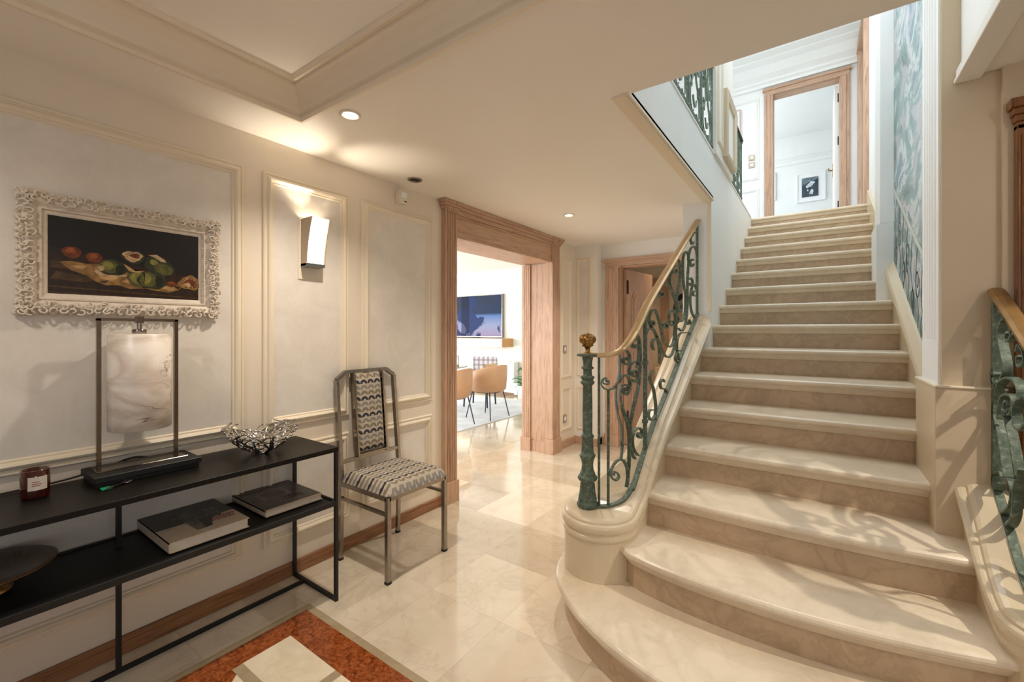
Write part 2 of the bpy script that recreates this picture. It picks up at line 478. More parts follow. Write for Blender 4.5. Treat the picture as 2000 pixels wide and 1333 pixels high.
# inlaid border of the entrance hall: taupe band, red marble field, cream stones
bd = MB()
bx0, by1 = -2.052, 1.178
bd.box(bx0, 1.4, by1 - 0.034, by1, 0.0, 0.0012)
bd.box(bx0, bx0 + 0.034, -1.6, by1 - 0.034, 0.0, 0.0012)
struct('marble_border', bd, M['band'], floor)
rd = box(bx0 + 0.034, 1.4, -1.6, by1 - 0.034, 0.0, 0.0010)
struct('red_marble_field', rd, M['red'], floor)
ins = MB()
ins.prism([(-1.903, 1.006), (-1.903, 0.811), (-1.72, 0.63), (-1.2, 0.11), (0.4, 0.11), (1.0, 0.7), (1.0, 1.006)], 0.0, 0.0016, 'z')
struct('cream_stone_inset', ins, M['inset'], floor)
st = MB()
st.box(-1.90, -1.562, 0.770, 0.811, 0.0, 0.0022)
st.box(-1.562, -1.522, 0.30, 1.006, 0.0, 0.0022)
struct('taupe_inset_strip', st, M['band'], floor)

uf = MB()
uf.box(-3.0, -0.80, -1.0, Yk(16) - 0.02, ZC + 0.16, ZU)
uf.box(-0.80, 0.505, -1.0, 1.797, ZC + 0.15, ZU)
uf.box(0.505, 2.4, -1.0, 2.46, ZC + 0.15, ZU)
uf.box(-3.0, 1.3, Yk(16) + 0.25, 11.0, ZU - 0.25, ZU - 0.001)
uf.box(-3.0, -0.80, Yk(16) - 0.02, Yk(16) + 0.25, ZC + 0.16, ZU - 0.001)
struct('floor_upper', uf, M['rug'])

# ------------------------------------------------------------------ hall ceiling with coffer and stair well
ce = MB()
CX0, CX1, CY0, CY1 = -2.03, 1.20, -1.3, 1.13
xs = [XW, CX0, -0.66, 0.47, CX1, 2.4]; ys = [-2.0, CY0, CY1, 1.81, 2.46, 4.86]
ce.box(XW - 0.3, XW, -2.0, 2.5, ZC, ZC + 0.03)
for i in range(5):
    for j in range(5):
        xa, xb, ya, yb = xs[i], xs[i + 1], ys[j], ys[j + 1]
        if CX0 <= xa < CX1 and CY0 <= ya < CY1: continue
        if -0.66 <= xa < 0.47 and ya >= 1.81: continue
        if xa >= 0.47 and ya >= 2.46: continue
        if xa == CX0 and ya >= 2.46:
            ce.box(xa, xb, ya, 3.655, ZC, ZC + 0.03); ce.box(xa, -0.80, 3.655, yb, ZC, ZC + 0.03); continue
        ce.box(xa, xb, ya, yb, ZC, ZC + 0.03)
ceiling = struct('ceiling', ce, M['ceiling'])
cf = box(CX0 + 0.09, CX1 - 0.09, CY0 + 0.09, CY1 - 0.09, ZC + 0.125, ZC + 0.15)
struct('coffer_panel', cf, M['ceiling'], ceiling)
mo = MB()
mo.sweep_rect((CX0, CX1, CY0, CY1), [(-0.002, 0.03), (0.0, 0.0), (0.0, -0.016), (0.012, -0.016), (0.020, -0.004), (0.014, 0.012), (0.026, 0.018), (0.030, 0.030), (0.036, 0.054), (0.052, 0.078), (0.076, 0.094), (0.086, 0.098), (0.086, 0.110), (0.106, 0.108), (0.116, 0.120), (0.116, 0.127)],
              lambda a, b, h: (a, b, ZC + h))
struct('coffer_moulding', mo, M['moulding'], ceiling)

# ------------------------------------------------------------------ left wall, panels and mouldings
wl = MB()
wl.box(XW - 0.35, XW, -2.0, 2.52, 0, ZC)
wl.box(XW - 0.35, XW, 2.52, 4.15, 2.10, ZC)
wl.box(XW - 0.35, XW, 4.15, 4.90, 0, ZC)
wall_left = struct('wall_left', wl, M['wall'])
PROF = [(0, 0), (0, .010), (.004, .015), (.010, .015), (.014, .010), (.020, .012), (.026, .022), (.034, .026), (.042, .021), (.047, .012), (.053, .012), (.056, .008), (.060, 0)]
def frame_x(x, y0, y1, z0, z1, n, prof=PROF, sgn=1, mat='moulding'):
    m = MB().sweep_rect((y0, y1, z0, z1), prof, lambda a, b, h: (x + sgn * h, a, b))
    return struct('trim_%d' % n, m, M[mat])
def frame_y(y, x0, x1, z0, z1, n, prof=PROF, mat='moulding'):
    m = MB().sweep_rect((x0, x1, z0, z1), prof, lambda a, b, h: (a, y - h, b))
    return struct('trim_%d' % n, m, M[mat])
tn = [0]
def nxt(): tn[0] += 1; return tn[0]
SM = [(a * 0.55, b * 0.55) for a, b in PROF]
for y0, y1 in ((-1.7, 1.017), (1.109, 1.62), (1.713, 2.328)):
    frame_x(XW, y0, y1, 0.828, 2.188, nxt())
    struct('plaster_panel', box(XW - 0.002, XW + 0.004, y0 + 0.058, y1 - 0.058, 0.886, 2.130), M['stucco'], wall_left)
    frame_x(XW, y0, y1, 0.200, 0.722, nxt())
    struct('plaster_panel', box(XW - 0.002, XW + 0.004, y0 + 0.058, y1 - 0.058, 0.258, 0.664), M['stucco'], wall_left)
# short wall past the doorway
frame_x(XW, 4.36, 4.60, 0.80, 2.20, nxt(), SM)
frame_x(XW, 4.36, 4.60, 0.20, 0.70, nxt(), SM)
sk = MB(); sk.box(XW, XW + 0.016, -2.0, 2.43, 0, 0.072); sk.box(XW, XW + 0.022, -2.0, 2.43, 0, 0.05)
struct('baseboard_left', sk, M['skirting'], None, 0.003)
sk = MB(); sk.box(XW, XW + 0.018, 4.27, 4.70, 0, 0.09); sk.box(XW, -2.09, 4.682, 4.70, 0, 0.09); sk.box(-2.108, -2.09, 4.70, 4.85, 0, 0.09); sk.box(-2.10, -2.05, 4.832, 4.85, 0, 0.09)
struct('baseboard_back', sk, M['wood_x'], None, 0.002)

# ------------------------------------------------------------------ wooden doorway to the living room
def flutes(a0, a1, depth, n, g=0.010, edge=0.014):
    """Profile of a fluted face from a0 to a1 (heights above the face)."""
    pts = [(a0, depth)]; w = (a1 - a0 - 2 * edge) / n
    for i in range(n):
        s = a0 + edge + i * w
        pts += [(s + w * 0.15, depth), (s + w * 0.3, depth - g), (s + w * 0.7, depth - g), (s + w * 0.85, depth)]
    pts += [(a1, depth)]; return pts
def pilaster_x(name, y0, y1, xb, xf, z0, z1, n, mat, sgn=1, parent=None):
    p = [(y, xb + sgn * d) for y, d in flutes(y0, y1, abs(xf - xb), n)] + [(y1, xb), (y0, xb)]
    m = MB().prism([(x, y) for y, x in p], z0, z1, 'z'); return m
dc = MB()
# near pilaster
for (y0, y1) in ((2.44, 2.575), (4.10, 4.262)):
    far = y0 > 3
    xb = -2.44 if far else XW
    pts = [(xb + (XW + 0.040 - xb) - 0.0, y) for y in ()]
    face = [(x, y) for y, x in [(y, XW + d) for y, d in flutes(y0, y1, 0.040, 4)]]
    poly = face + [(xb, y1)]
    if far:   # fluted on the side that faces the hall as well
        side = [(x, y0 - d + 0.0) for x, d in reversed(flutes(xb, XW + 0.040, 0.0, 3, -0.0))]
    poly = face + [(xb, y1), (xb, y0)]
    dc.prism(poly, 0.165, 2.29, 'z')
    dc.box(xb if far else XW, XW + 0.052, y0 - 0.012, y1 + 0.012, 0, 0.165)
    for e, za, zb in ((0.006, 2.285, 2.296), (0.016, 2.296, 2.318), (0.028, 2.318, 2.340), (0.040, 2.340, ZC - 0.001)):
        dc.box(xb if far else XW, XW + 0.040 + e, y0 - e, y1 + e, za, zb)
struct('trim_%d' % nxt(), dc, M['wood_v'], None, 0.002)
jb = MB()
jb.box(XW - 0.37, XW - 0.002, 2.50, 2.565, 0, 2.09)
jb.box(-2.64, -2.44, 4.125, 4.16, 0, 2.09)
jf = [(x, 4.105 - d) for x, d in flutes(-2.75, -2.64, 0.0, 3, -0.006)]
jb.prism(jf + [(-2.64, 4.16), (-2.75, 4.16)], 0.15, 2.09, 'z')
jb.box(-2.76, -2.63, 4.090, 4.16, 0, 0.15)
jb.box(-2.63, -2.44, 4.112, 4.16, 0, 0.12)
struct('trim_%d' % nxt(), jb, M['wood_v'], None, 0.002)
hd = MB()
hd.box(XW - 0.37, XW + 0.022, 2.565, 4.11, 2.095, 2.30)
hd.box(XW, XW + 0.030, 2.575, 4.10, 2.092, 2.112)
hd.box(XW, XW + 0.030, 2.575, 4.10, 2.255, 2.275)
hd.box(XW, XW + 0.044, 2.575, 4.10, 2.275, 2.310)
hd.box(XW, XW + 0.060, 2.575, 4.10, 2.310, 2.335)
hd.box(XW, XW + 0.075, 2.575, 4.10, 2.335, ZC - 0.001)
struct('trim_%d' % nxt(), hd, M['wood_y'], None, 0.003)

# ------------------------------------------------------------------ end wall of the hall with the second doorway
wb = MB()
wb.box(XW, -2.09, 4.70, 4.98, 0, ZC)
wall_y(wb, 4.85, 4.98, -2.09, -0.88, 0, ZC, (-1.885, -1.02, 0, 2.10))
wall_back = struct('wall_back', wb, M['offwhite'])  # daylight on this wall is put into its paler, cooler colour
struct('plaster_panel', box(-2.335, -2.185, 4.696, 4.702, 0.83, 2.18), M['stucco'], wall_back)
struct('plaster_panel', box(-2.335, -2.185, 4.696, 4.702, 0.20, 0.66), M['stucco'], wall_back)
frame_y(4.70, -2.355, -2.165, 0.80, 2.21, nxt(), SM)
frame_y(4.70, -2.355, -2.165, 0.17, 0.69, nxt(), SM)
c2 = MB()
p = [(x, 4.85 - d) for x, d in flutes(-2.045, -1.885, 0.032, 3, 0.006, 0.012)]
c2.prism(p + [(-1.885, 4.85), (-2.045, 4.85)], 0.14, 2.09, 'z')
c2.box(-2.055, -1.880, 4.808, 4.85, 0, 0.14)
c2.box(-1.895, -1.872, 4.85, 4.99, 0, 2.10)
c2.box(-2.055, -1.86, 4.81, 4.85, 2.08, 2.10)
struct('trim_%d' % nxt(), c2, M['wood_v'], None, 0.002)
c2 = MB()
c2.box(-2.045, -0.89, 4.818, 4.85, 2.10, 2.155)
c2.box(-2.065, -0.89, 4.795, 4.85, 2.155, 2.185)
c2.box(-2.055, -0.89, 4.806, 4.85, 2.14, 2.156)
c2.box(-1.885, -1.02, 4.85, 4.99, 2.085, 2.10)
struct('trim_%d' % nxt(), c2, M['wood_x'], None, 0.003)
# open oak door leaf, hinged on the left jamb
dl = MB(); hx, hy, ex, ey = -1.868, 4.95, -1.795, 5.68
dirv = Vector((ex - hx, ey - hy, 0)).normalized(); nrm = Vector((dirv.y, -dirv.x, 0))
def dpt(u, w, z): q = Vector((hx, hy, 0)) + dirv * u + nrm * w; return (q.x, q.y, z)
def dbox(mb, u0, u1, w0, w1, z0, z1, mi=0):
    v = [dpt(u, w, z) for z in (z0, z1) for u, w in ((u0, w0), (u1, w0), (u1, w1), (u0, w1))]
    mb.add(v, [(0, 3, 2, 1), (4, 5, 6, 7), (0, 1, 5, 4), (1, 2, 6, 5), (2, 3, 7, 6), (3, 0, 4, 7)], mi)
dbox(dl, 0, 0.74, 0.0, 0.04, 0.01, 2.07)
for w0, w1 in ((0.04, 0.052),):
    n = 14                                     # arched raised panel
    arch = [(0.13, 0.95), (0.61, 0.95), (0.61, 1.72)] + [(0.37 + 0.24 * math.cos(math.pi * k / n), 1.72 + 0.13 * math.sin(math.pi * k / n)) for k in range(1, n)] + [(0.13, 1.72)]
    for s, w in ((1.0, 0.050), (0.86, 0.058)):
        cy = 1.38
        a2 = [(0.37 + (u - 0.37) * s, cy + (z - cy) * (0.5 + s / 2)) for u, z in arch]
        vs = [dpt(u, 0.039, z) for u, z in a2] + [dpt(u, w, z) for u, z in a2]; k = len(a2)
        dl.add(vs, [(i, (i + 1) % k, k + (i + 1) % k, k + i) for i in range(k)] + [tuple(range(k, 2 * k))])
    dbox(dl, 0.13, 0.61, 0.04, 0.050, 0.14, 0.82); dbox(dl, 0.17, 0.57, 0.05, 0.058, 0.18, 0.78)
door1 = struct('door_1', dl, M['wood_v'], None, 0.003)
hg = MB()
for z in (0.25, 1.78):
    hg.tube([dpt(0.0, 0.052, z), dpt(0.0, 0.052, z + 0.16)], 0.012, 8); dbox(hg, 0, 0.04, 0.04, 0.046, z + 0.02, z + 0.14)
struct('hinge', hg, M['dark'], door1)

# room beyond that doorway
rb = MB()
wall_y(rb, 7.0, 7.1, -2.73, -0.88, 0, 2.55)
rb.box(-2.73, -2.63, 4.98, 7.0, 0, 2.55)
rb.box(-2.63, -0.88, 4.98, 7.0, 2.53, 2.55)
struct('wall_cloakroom', rb, M['wall'])
cc = MB(); cc.box(-2.02, -1.90, 6.96, 7.0, 0, 2.15); cc.box(-2.62, -1.90, 6.955, 7.0, 2.05, 2.17)
struct('trim_%d' % nxt(), cc, M['wood_v'], None, 0.003)

# ------------------------------------------------------------------ living room shell
lr = MB()
wall_y(lr, 7.5, 7.6, -9.0, XW - 0.35, 0, 2.62)
struct('wall_living_north', lr, M['living'])
struct('wall_living_east', MB().box(XW - 0.352, XW - 0.34, 4.16, 7.5, 0, 2.62), M['living'])
lr = MB(); wall_x(lr, -9.1, -9.0, 1.3, 7.5, 0, 2.62, (1.9, 6.9, 0.2, 2.35))
struct('wall_living_west', lr, M['living'])
lr = MB(); wall_y(lr, 1.2, 1.3, -9.0, XW - 0.35, 0, 2.62, (-7.8, -3.4, 0.2, 2.3))
struct('wall_living_south', lr, M['living'])
struct('ceiling_living', box(-9.0, XW - 0.36, 1.3, 7.5, 2.60, 2.64), M['living'])
cv = MB()
prof = [(7.5, 2.14), (7.47, 2.14), (7.47, 2.17), (7.44, 2.20), (7.44, 2.23), (7.36, 2.30), (7.30, 2.42), (7.22, 2.50), (7.22, 2.52), (7.14, 2.56), (7.14, 2.60), (7.5, 2.60)]
cv.prism([(y, z) for y, z in prof], -9.0, XW - 0.36, 'x')
struct('trim_%d' % nxt(), cv, M['living'])
struct('trim_%d' % nxt(), box(-9.0, XW - 0.36, 7.482, 7.5, 0, 0.085), M['wood_x'])
for n, (a, b) in enumerate(((1.9, 6.9),)):
    wf = MB()
    for y in (1.9, 3.55, 5.2, 6.84): wf.box(-9.08, -9.02, y, y + 0.06, 0.2, 2.35)
    wf.box(-9.08, -9.02, a, b, 0.2, 0.26); wf.box(-9.08, -9.02, a, b, 2.29, 2.35)
    struct('window_1', wf, M['white_gloss'])
wf = MB()
for x in (-7.8, -6.35, -4.9, -3.46): wf.box(x, x + 0.06, 1.22, 1.28, 0.2, 2.3)
wf.box(-7.8, -3.4, 1.22, 1.28, 0.2, 0.26); wf.box(-7.8, -3.4, 1.22, 1.28, 2.24, 2.3)
struct('window_2', wf, M['white_gloss'])

# ------------------------------------------------------------------ walls behind and to the right of the camera
wr = MB(); wall_x(wr, 2.4, 2.5, -2.1, 2.46, 0, ZC, (-1.5, 0.7, 0.5, 2.3))
struct('wall_right', wr, M['wall'])
wr = MB(); wall_y(wr, -2.1, -2.0, XW - 0.35, 2.4, 0, ZC, (-1.2, 1.8, 0.4, 2.3))
struct('wall_front', wr, M['wall'])
wf = MB()
for x in (-1.2, -0.2, 0.77, 1.76): wf.box(x, x + 0.04, -2.08, -2.02, 0.4, 2.3)
wf.box(-1.2, 1.8, -2.08, -2.02, 0.4, 0.44); wf.box(-1.2, 1.8, -2.08, -2.02, 2.26, 2.3)
struct('added_window_3', wf, M['white_gloss'])  # unseen frame added round the entrance fill
wf = MB()
for y in (-1.5, -0.42, 0.66): wf.box(2.42, 2.48, y, y + 0.04, 0.5, 2.3)
wf.box(2.42, 2.48, -1.5, 0.7, 0.5, 0.54); wf.box(2.42, 2.48, -1.5, 0.7, 2.26, 2.3)
struct('added_window_4', wf, M['white_gloss'])  # unseen frame added to carry the hall fill

# beige wall that closes the right side of the stairs, its dado and ledge
bw = MB()
bw.box(0.417, 2.4, 2.465, 2.80, 0, ZT)
wall_sr = struct('wall_stair_front', bw, M['beige'])
da = MB(); da.box(0.394, 0.598, 2.445, 2.862, 0, 1.118)
struct('dado_block', da, M['beige'], wall_sr, 0.004)
da = MB(); da.box(0.390, 0.600, 2.440, 2.866, 1.118, 1.128)
struct('dado_ledge', da, M['moulding'], wall_sr, 0.003)
struct('wall_step', box(0.582, 2.4, 2.44, 2.47, 1.135, ZC), M['beige'], wall_sr)
# fluted pilaster on the reveal
fp = [(0.417 - d, y) for y, d in flutes(2.475, 2.80, 0.008, 5, 0.008, 0.03)]
struct('fluted_pilaster', MB().prism(fp + [(0.43, 2.80), (0.43, 2.475)], 1.31, ZT, 'z').box(0.408, 0.43, 2.475, 2.80, 1.128, 1.31), M['white'], wall_sr)
# varnished doorway on the far right
dr = MB()
dr.box(0.610, 0.72, 2.405, 2.44, 0, 2.12); dr.box(0.622, 0.705, 2.395, 2.41, 0.15, 2.08)
for e, za, zb in ((0.0, 2.10, 2.13), (0.006, 2.13, 2.155), (0.012, 2.155, 2.18), (0.020, 2.18, 2.215)):
    dr.box(0.610 - e, 1.85 + e, 2.405 - e, 2.44, za, zb)
dr.box(1.72, 1.85, 2.405, 2.44, 0, 2.12)
struct('trim_%d' % nxt(), dr, M['darkwood'], None, 0.004)
dd = MB(); dd.box(0.72, 1.72, 2.425, 2.44, 0, 2.12)
for z0, z1 in ((0.2, 0.95), (1.1, 1.95)):
    for x0, x1 in ((0.88, 1.21), (1.30, 1.63)): dd.box(x0, x1, 2.412, 2.428, z0, z1)
struct('door_2', dd, M['darkwood'], None, 0.004)

# right-hand stair wall, painted wall panel, pier
ws = MB()
ws.box(0.485, 0.65, 2.80, 7.4, 0, ZT)
wall_st = struct('wall_stair_right', ws, M['white'])
pr = MB(); pr.box(0.378, 0.486, 4.41, 4.76, 0, 2.18); pr.box(0.400, 0.486, 4.41, 4.76, 2.18, ZT)
struct('wall_pier', pr, M['white'], wall_st, 0.003)
def mural():
    t = NT('painted_mural'); p = t.pos(scale=(1, 0.85, 1.25))
    n = t.noise(p, 2.4, 6, 0.6, 0.7); n2 = t.noise(p, 4.0, 5, 0.6, 0.9); f = t.noise(p, 40, 5, 0.7)
    c = t.ramp(n, [(0.34, srgb(66, 94, 94)), (0.44, srgb(98, 130, 132)), (0.52, srgb(126, 156, 158)), (0.545, srgb(190, 202, 200)), (0.575, srgb(186, 198, 198)), (0.60, srgb(108, 138, 150)), (0.70, srgb(88, 118, 140))])
    k = t.ramp(n2, [(0.50, (0, 0, 0, 1)), (0.56, (1, 1, 1, 1))])
    c = t.mix(t.math('MULTIPLY', k, 0.55), c, srgb(204, 190, 194))
    k2 = t.ramp(n2, [(0.38, (1, 1, 1, 1)), (0.43, (0, 0, 0, 1))])
    c = t.mix(t.math('MULTIPLY', k2, 0.45), c, srgb(84, 116, 108))
    c = t.mix(t.math('MULTIPLY', f, 0.25), c, srgb(224, 230, 228))
    t.base(c); t.set(0.45); return t.m
M['mural'] = mural()
M['line'] = paint('painted_dark_line', srgb(40, 54, 56), 0.5, 0.1, 30)
M['paleline'] = paint('painted_pale_line', srgb(206, 208, 196), 0.5, 0.03)
mu = MB().box(0.4825, 0.486, 2.80, 4.41, 1.02, ZT)
rnd = random.Random(5)
def flat_curve(mb, pts, w, x, mi):
    """Painted stroke in the plane of the wall, pts are (y, z)."""
    L = []; R = []
    for i, (y, z) in enumerate(pts):
        a = pts[max(0, i - 1)]; b = pts[min(len(pts) - 1, i + 1)]; d = Vector((b[0] - a[0], b[1] - a[1])); d = d.normalized() if d.length else Vector((1, 0))
        L.append((x, y - d.y * w / 2, z + d.x * w / 2)); R.append((x, y + d.y * w / 2, z - d.x * w / 2))
    n = len(pts); mb.add(L + R, [(i, i + 1, n + i + 1, n + i) for i in range(n - 1)], mi)
flat_curve(mu, [(3.0, 1.60), (4.40, 2.43)], 0.035, 0.4815, 2)
flat_curve(mu, [(3.0, 1.12), (4.40, 1.86)], 0.018, 0.4815, 1)
def swirl(cy, cz, r, turns, a0, s=1):
    n = 40; return [(cy + s * r * (1 - 0.8 * k / n) * math.cos(a0 + turns * 2 * math.pi * k / n), cz + r * 1.5 * (1 - 0.8 * k / n) * math.sin(a0 + turns * 2 * math.pi * k / n)) for k in range(n + 1)]
for i in range(8):
    y = 3.12 + 0.165 * i; z = 1.60 + 0.59 * (y - 3.0) - 0.33
    flat_curve(mu, swirl(y, z + 0.10 * (-1) ** i, 0.07, 1.4, 1.0 + i, (-1) ** i), 0.013, 0.4815, 1)
    flat_curve(mu, spline([(y, z + 0.30), (y + 0.05, z + 0.1), (y - 0.03, z - 0.08), (y + 0.04, z - 0.24)]), 0.012, 0.4815, 1)
struct('painted_mural', mu, [M['mural'], M['line'], M['paleline']], wall_st)
# sloping stone curb against the right wall
cb = MB()
cb.prism([(2.86, 0.6), (2.86, 0.985), (4.41, 1.822), (4.41, 1.2)], 0.447, 0.486, 'x')
cb.add([(0.430, 2.86, 0.985), (0.430, 4.41, 1.812), (0.438, 4.41, 1.832), (0.438, 2.86, 1.005), (0.470, 2.86, 1.045), (0.470, 4.41, 1.872), (0.486, 4.41, 1.882), (0.486, 2.86, 1.055), (0.430, 2.86, 0.955), (0.430, 4.41, 1.782), (0.452, 2.86, 0.94), (0.452, 4.41, 1.767)],
       [(0, 1, 2, 3), (3, 2, 5, 4), (4, 5, 6, 7), (8, 9, 1, 0), (10, 11, 9, 8)])
struct('sloping_curb', cb, M['curb'], wall_st)
cb = MB().prism([(4.76, 1.6), (4.76, 2.12), (6.29, ZU + 0.14), (6.29, 2.3)], 0.462, 0.486, 'x')
struct('sloping_curb', cb, M['curb'], wall_st)

# ------------------------------------------------------------------ left side of the stair well
wv = MB()
wv.box(-0.885, XS, 3.655, Yk(16) + 0.02, 0, ZU)
wv.box(-0.885, XS, 1.80, 3.655, ZC + 0.004, ZU + 0.012)
wall_sl = struct('wall_stair_left', wv, M['white'])
tr = MB()
tr.box(-0.735, -0.655, 1.79, 3.66, ZC - 0.006, ZC + 0.010); tr.box(-0.70, -0.660, 1.79, 3.66, ZC + 0.010, ZC + 0.032)
tr.box(-0.715, -0.668, 1.79, 3.66, ZC - 0.014, ZC - 0.004)
tr.box(-0.696, -0.672, 3.645, 3.668, 1.50, ZC - 0.006)
struct('well_moulding', tr, M['moulding'], wall_sl, 0.003)
struct('coping', box(-0.895, XS + 0.006, 1.813, Yk(16), ZU + 0.001, ZU + 0.014), M['white'], wall_sl)
struct('wall_well_front', box(-0.885, 0.60, 1.798, 1.812, ZC + 0.002, ZU + 0.1), M['white'])
rf = MB(); rf.box(0.474, 0.52, 1.812, 2.464, ZC + 0.004, ZU + 0.1)
wall_wr = struct('wall_well_right', rf, M['white'])
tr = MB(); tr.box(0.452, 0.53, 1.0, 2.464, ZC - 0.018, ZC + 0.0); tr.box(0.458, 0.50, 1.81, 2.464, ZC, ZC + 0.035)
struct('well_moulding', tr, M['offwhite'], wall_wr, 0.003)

# pier upstairs
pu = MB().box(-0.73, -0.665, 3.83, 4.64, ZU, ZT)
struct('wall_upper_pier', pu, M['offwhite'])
struct('trim_%d' % nxt(), MB().sweep_rect((3.86, 4.08, ZU + 0.1, 5.2), SM, lambda a, b, h: (-0.665 + h, a, b)), M['moulding'])

# ------------------------------------------------------------------ upper storey shell
ul = MB(); wall_x(ul, -3.1, -3.0, -1.0, 7.4, ZU - 0.3, ZT, (0.3, 4.9, 3.1, 5.05))
struct('wall_upper_left', ul, M['white'])
wf = MB()
for y in (0.3, 1.8, 3.3, 4.84): wf.box(-3.08, -3.02, y, y + 0.06, 3.1, 5.05)
wf.box(-3.08, -3.02, 0.3, 4.9, 3.1, 3.16); wf.box(-3.08, -3.02, 0.3, 4.9, 4.99, 5.05)
struct('window_5', wf, M['white_gloss'])
struct('wall_upper_south', box(-3.0, 2.4, -1.1, -1.0, ZU - 0.3, ZT), M['white'])
struct('wall_upper_east', box(2.4, 2.5, -1.0, 2.465, ZU - 0.3, ZT), M['white'])
un = MB(); wall_y(un, 7.4, 7.55, -3.0, 1.3, ZU - 0.3, ZT, (-0.525, 0.255, ZU, 4.80))
wall_un = struct('wall_upper_north', un, M['white'])
uc = MB()
uc.box(-3.0, -1.2, -1.0, 7.4, ZT, ZT + 0.05); uc.box(0.4, 2.4, -1.0, 7.4, ZT, ZT + 0.05)
uc.box(-1.2, 0.4, -1.0, 2.4, ZT, ZT + 0.05); uc.box(-1.2, 0.4, 6.0, 7.4, ZT, ZT + 0.05)
struct('ceiling_upper', uc, M['white'])
wf = MB()
for y in (2.4, 3.6, 4.8, 5.96): wf.box(-1.2, 0.4, y, y + 0.04, ZT, ZT + 0.05)
for x in (-1.2, 0.36): wf.box(x, x + 0.04, 2.4, 6.0, ZT, ZT + 0.05)
struct('added_skylight', wf, M['white_gloss'])  # unseen skylight bars added to hold the stairwell fill
cv = MB()
prof = [(7.4, 4.93), (7.36, 4.93), (7.36, 4.97), (7.33, 4.99), (7.33, 5.02), (7.26, 5.07), (7.18, 5.16), (7.10, 5.20), (7.10, 5.22), (7.00, 5.25), (7.00, ZT), (7.4, ZT)]
cv.prism(prof, -3.0, 0.484, 'x')
struct('trim_%d' % nxt(), cv, M['white'])
# landing doorway
dc = MB()
dc.box(-0.636, -0.525, 7.365, 7.4, ZU, 4.80); dc.box(-0.60, -0.56, 7.355, 7.37, ZU, 4.80)
dc.box(0.255, 0.360, 7.365, 7.4, ZU, 4.80); dc.box(0.285, 0.325, 7.355, 7.37, ZU, 4.80)
dc.box(-0.540, -0.520, 7.4, 7.56, ZU, 4.80); dc.box(0.250, 0.270, 7.4, 7.56, ZU, 4.80)
struct('trim_%d' % nxt(), dc, M['wood_v'], None, 0.003)
dc = MB()
dc.box(-0.636, 0.360, 7.365, 7.4, 4.80, 4.87); dc.box(-0.655, 0.380, 7.345, 7.4, 4.865, 4.90); dc.box(-0.53, 0.26, 7.4, 7.56, 4.79, 4.80)
struct('trim_%d' % nxt(), dc, M['wood_x'], None, 0.003)
# casing on the right wall of the landing, seen edge on
dc = MB(); dc.box(0.440, 0.484, 7.22, 7.36, ZU, 5.0); dc.box(0.440, 0.484, 6.40, 6.54, ZU, 5.0); dc.box(0.430, 0.484, 6.38, 7.38, 5.0, 5.10)
struct('trim_%d' % nxt(), dc, M['wood_v'], None, 0.003)
# panels of the landing wall
frame_y(7.4, -1.75, -0.70, 3.60, 4.82, nxt(), [(a * .8, b * .8) for a, b in PROF], 'white')
frame_y(7.4, -1.75, -0.70, 2.90, 3.47, nxt(), [(a * .8, b * .8) for a, b in PROF], 'white')
# leaf of the landing door, open into the bedroom
dl = MB().box(0.20, 0.24, 7.58, 8.34, ZU + 0.01, 4.78)
door3 = struct('door_3', dl, M['white'], None, 0.003)
hn = MB(); hn.tube([(0.20, 8.24, 3.80), (0.15, 8.24, 3.80), (0.145, 8.13, 3.80)], 0.009, 8); hn.box(0.192, 0.20, 8.22, 8.26, 3.70, 3.90)
struct('door_handle', hn, M['brass'], door3)
hg = MB()
for z in (3.05, 3.95, 4.55): hg.box(0.236, 0.256, 7.56, 7.60, z, z + 0.11)
struct('hinge', hg, M['dark'], door3)
# bedroom beyond
br = MB(); wall_y(br, 10.5, 10.6, -2.2, 1.3, ZU - 0.3, ZT)
struct('wall_bedroom_north', br, M['white'])
br = MB(); br.box(1.3, 1.4, 7.4, 10.6, ZU - 0.3, ZT)
struct('wall_bedroom_east', br, M['white'])
br = MB(); wall_x(br, -2.3, -2.2, 7.55, 10.5, ZU - 0.3, ZT, (7.8, 10.2, 3.5, 5.1))
struct('wall_bedroom_west', br, M['white'])
wf = MB()
for y in (7.8, 8.97, 10.14): wf.box(-2.28, -2.22, y, y + 0.06, 3.5, 5.1)
wf.box(-2.28, -2.22, 7.8, 10.2, 3.5, 3.56); wf.box(-2.28, -2.22, 7.8, 10.2, 5.04, 5.1)
struct('window_7', wf, M['white_gloss'])
struct('ceiling_bedroom', box(-2.2, 1.3, 7.55, 10.5, ZT, ZT + 0.05), M['white'])
cr = MB(); cr.box(-2.2, 1.3, 10.47, 10.5, 4.72, 4.80); cr.box(-2.2, 1.3, 10.45, 10.5, 4.80, 4.83)
struct('trim_%d' % nxt(), cr, M['white'])

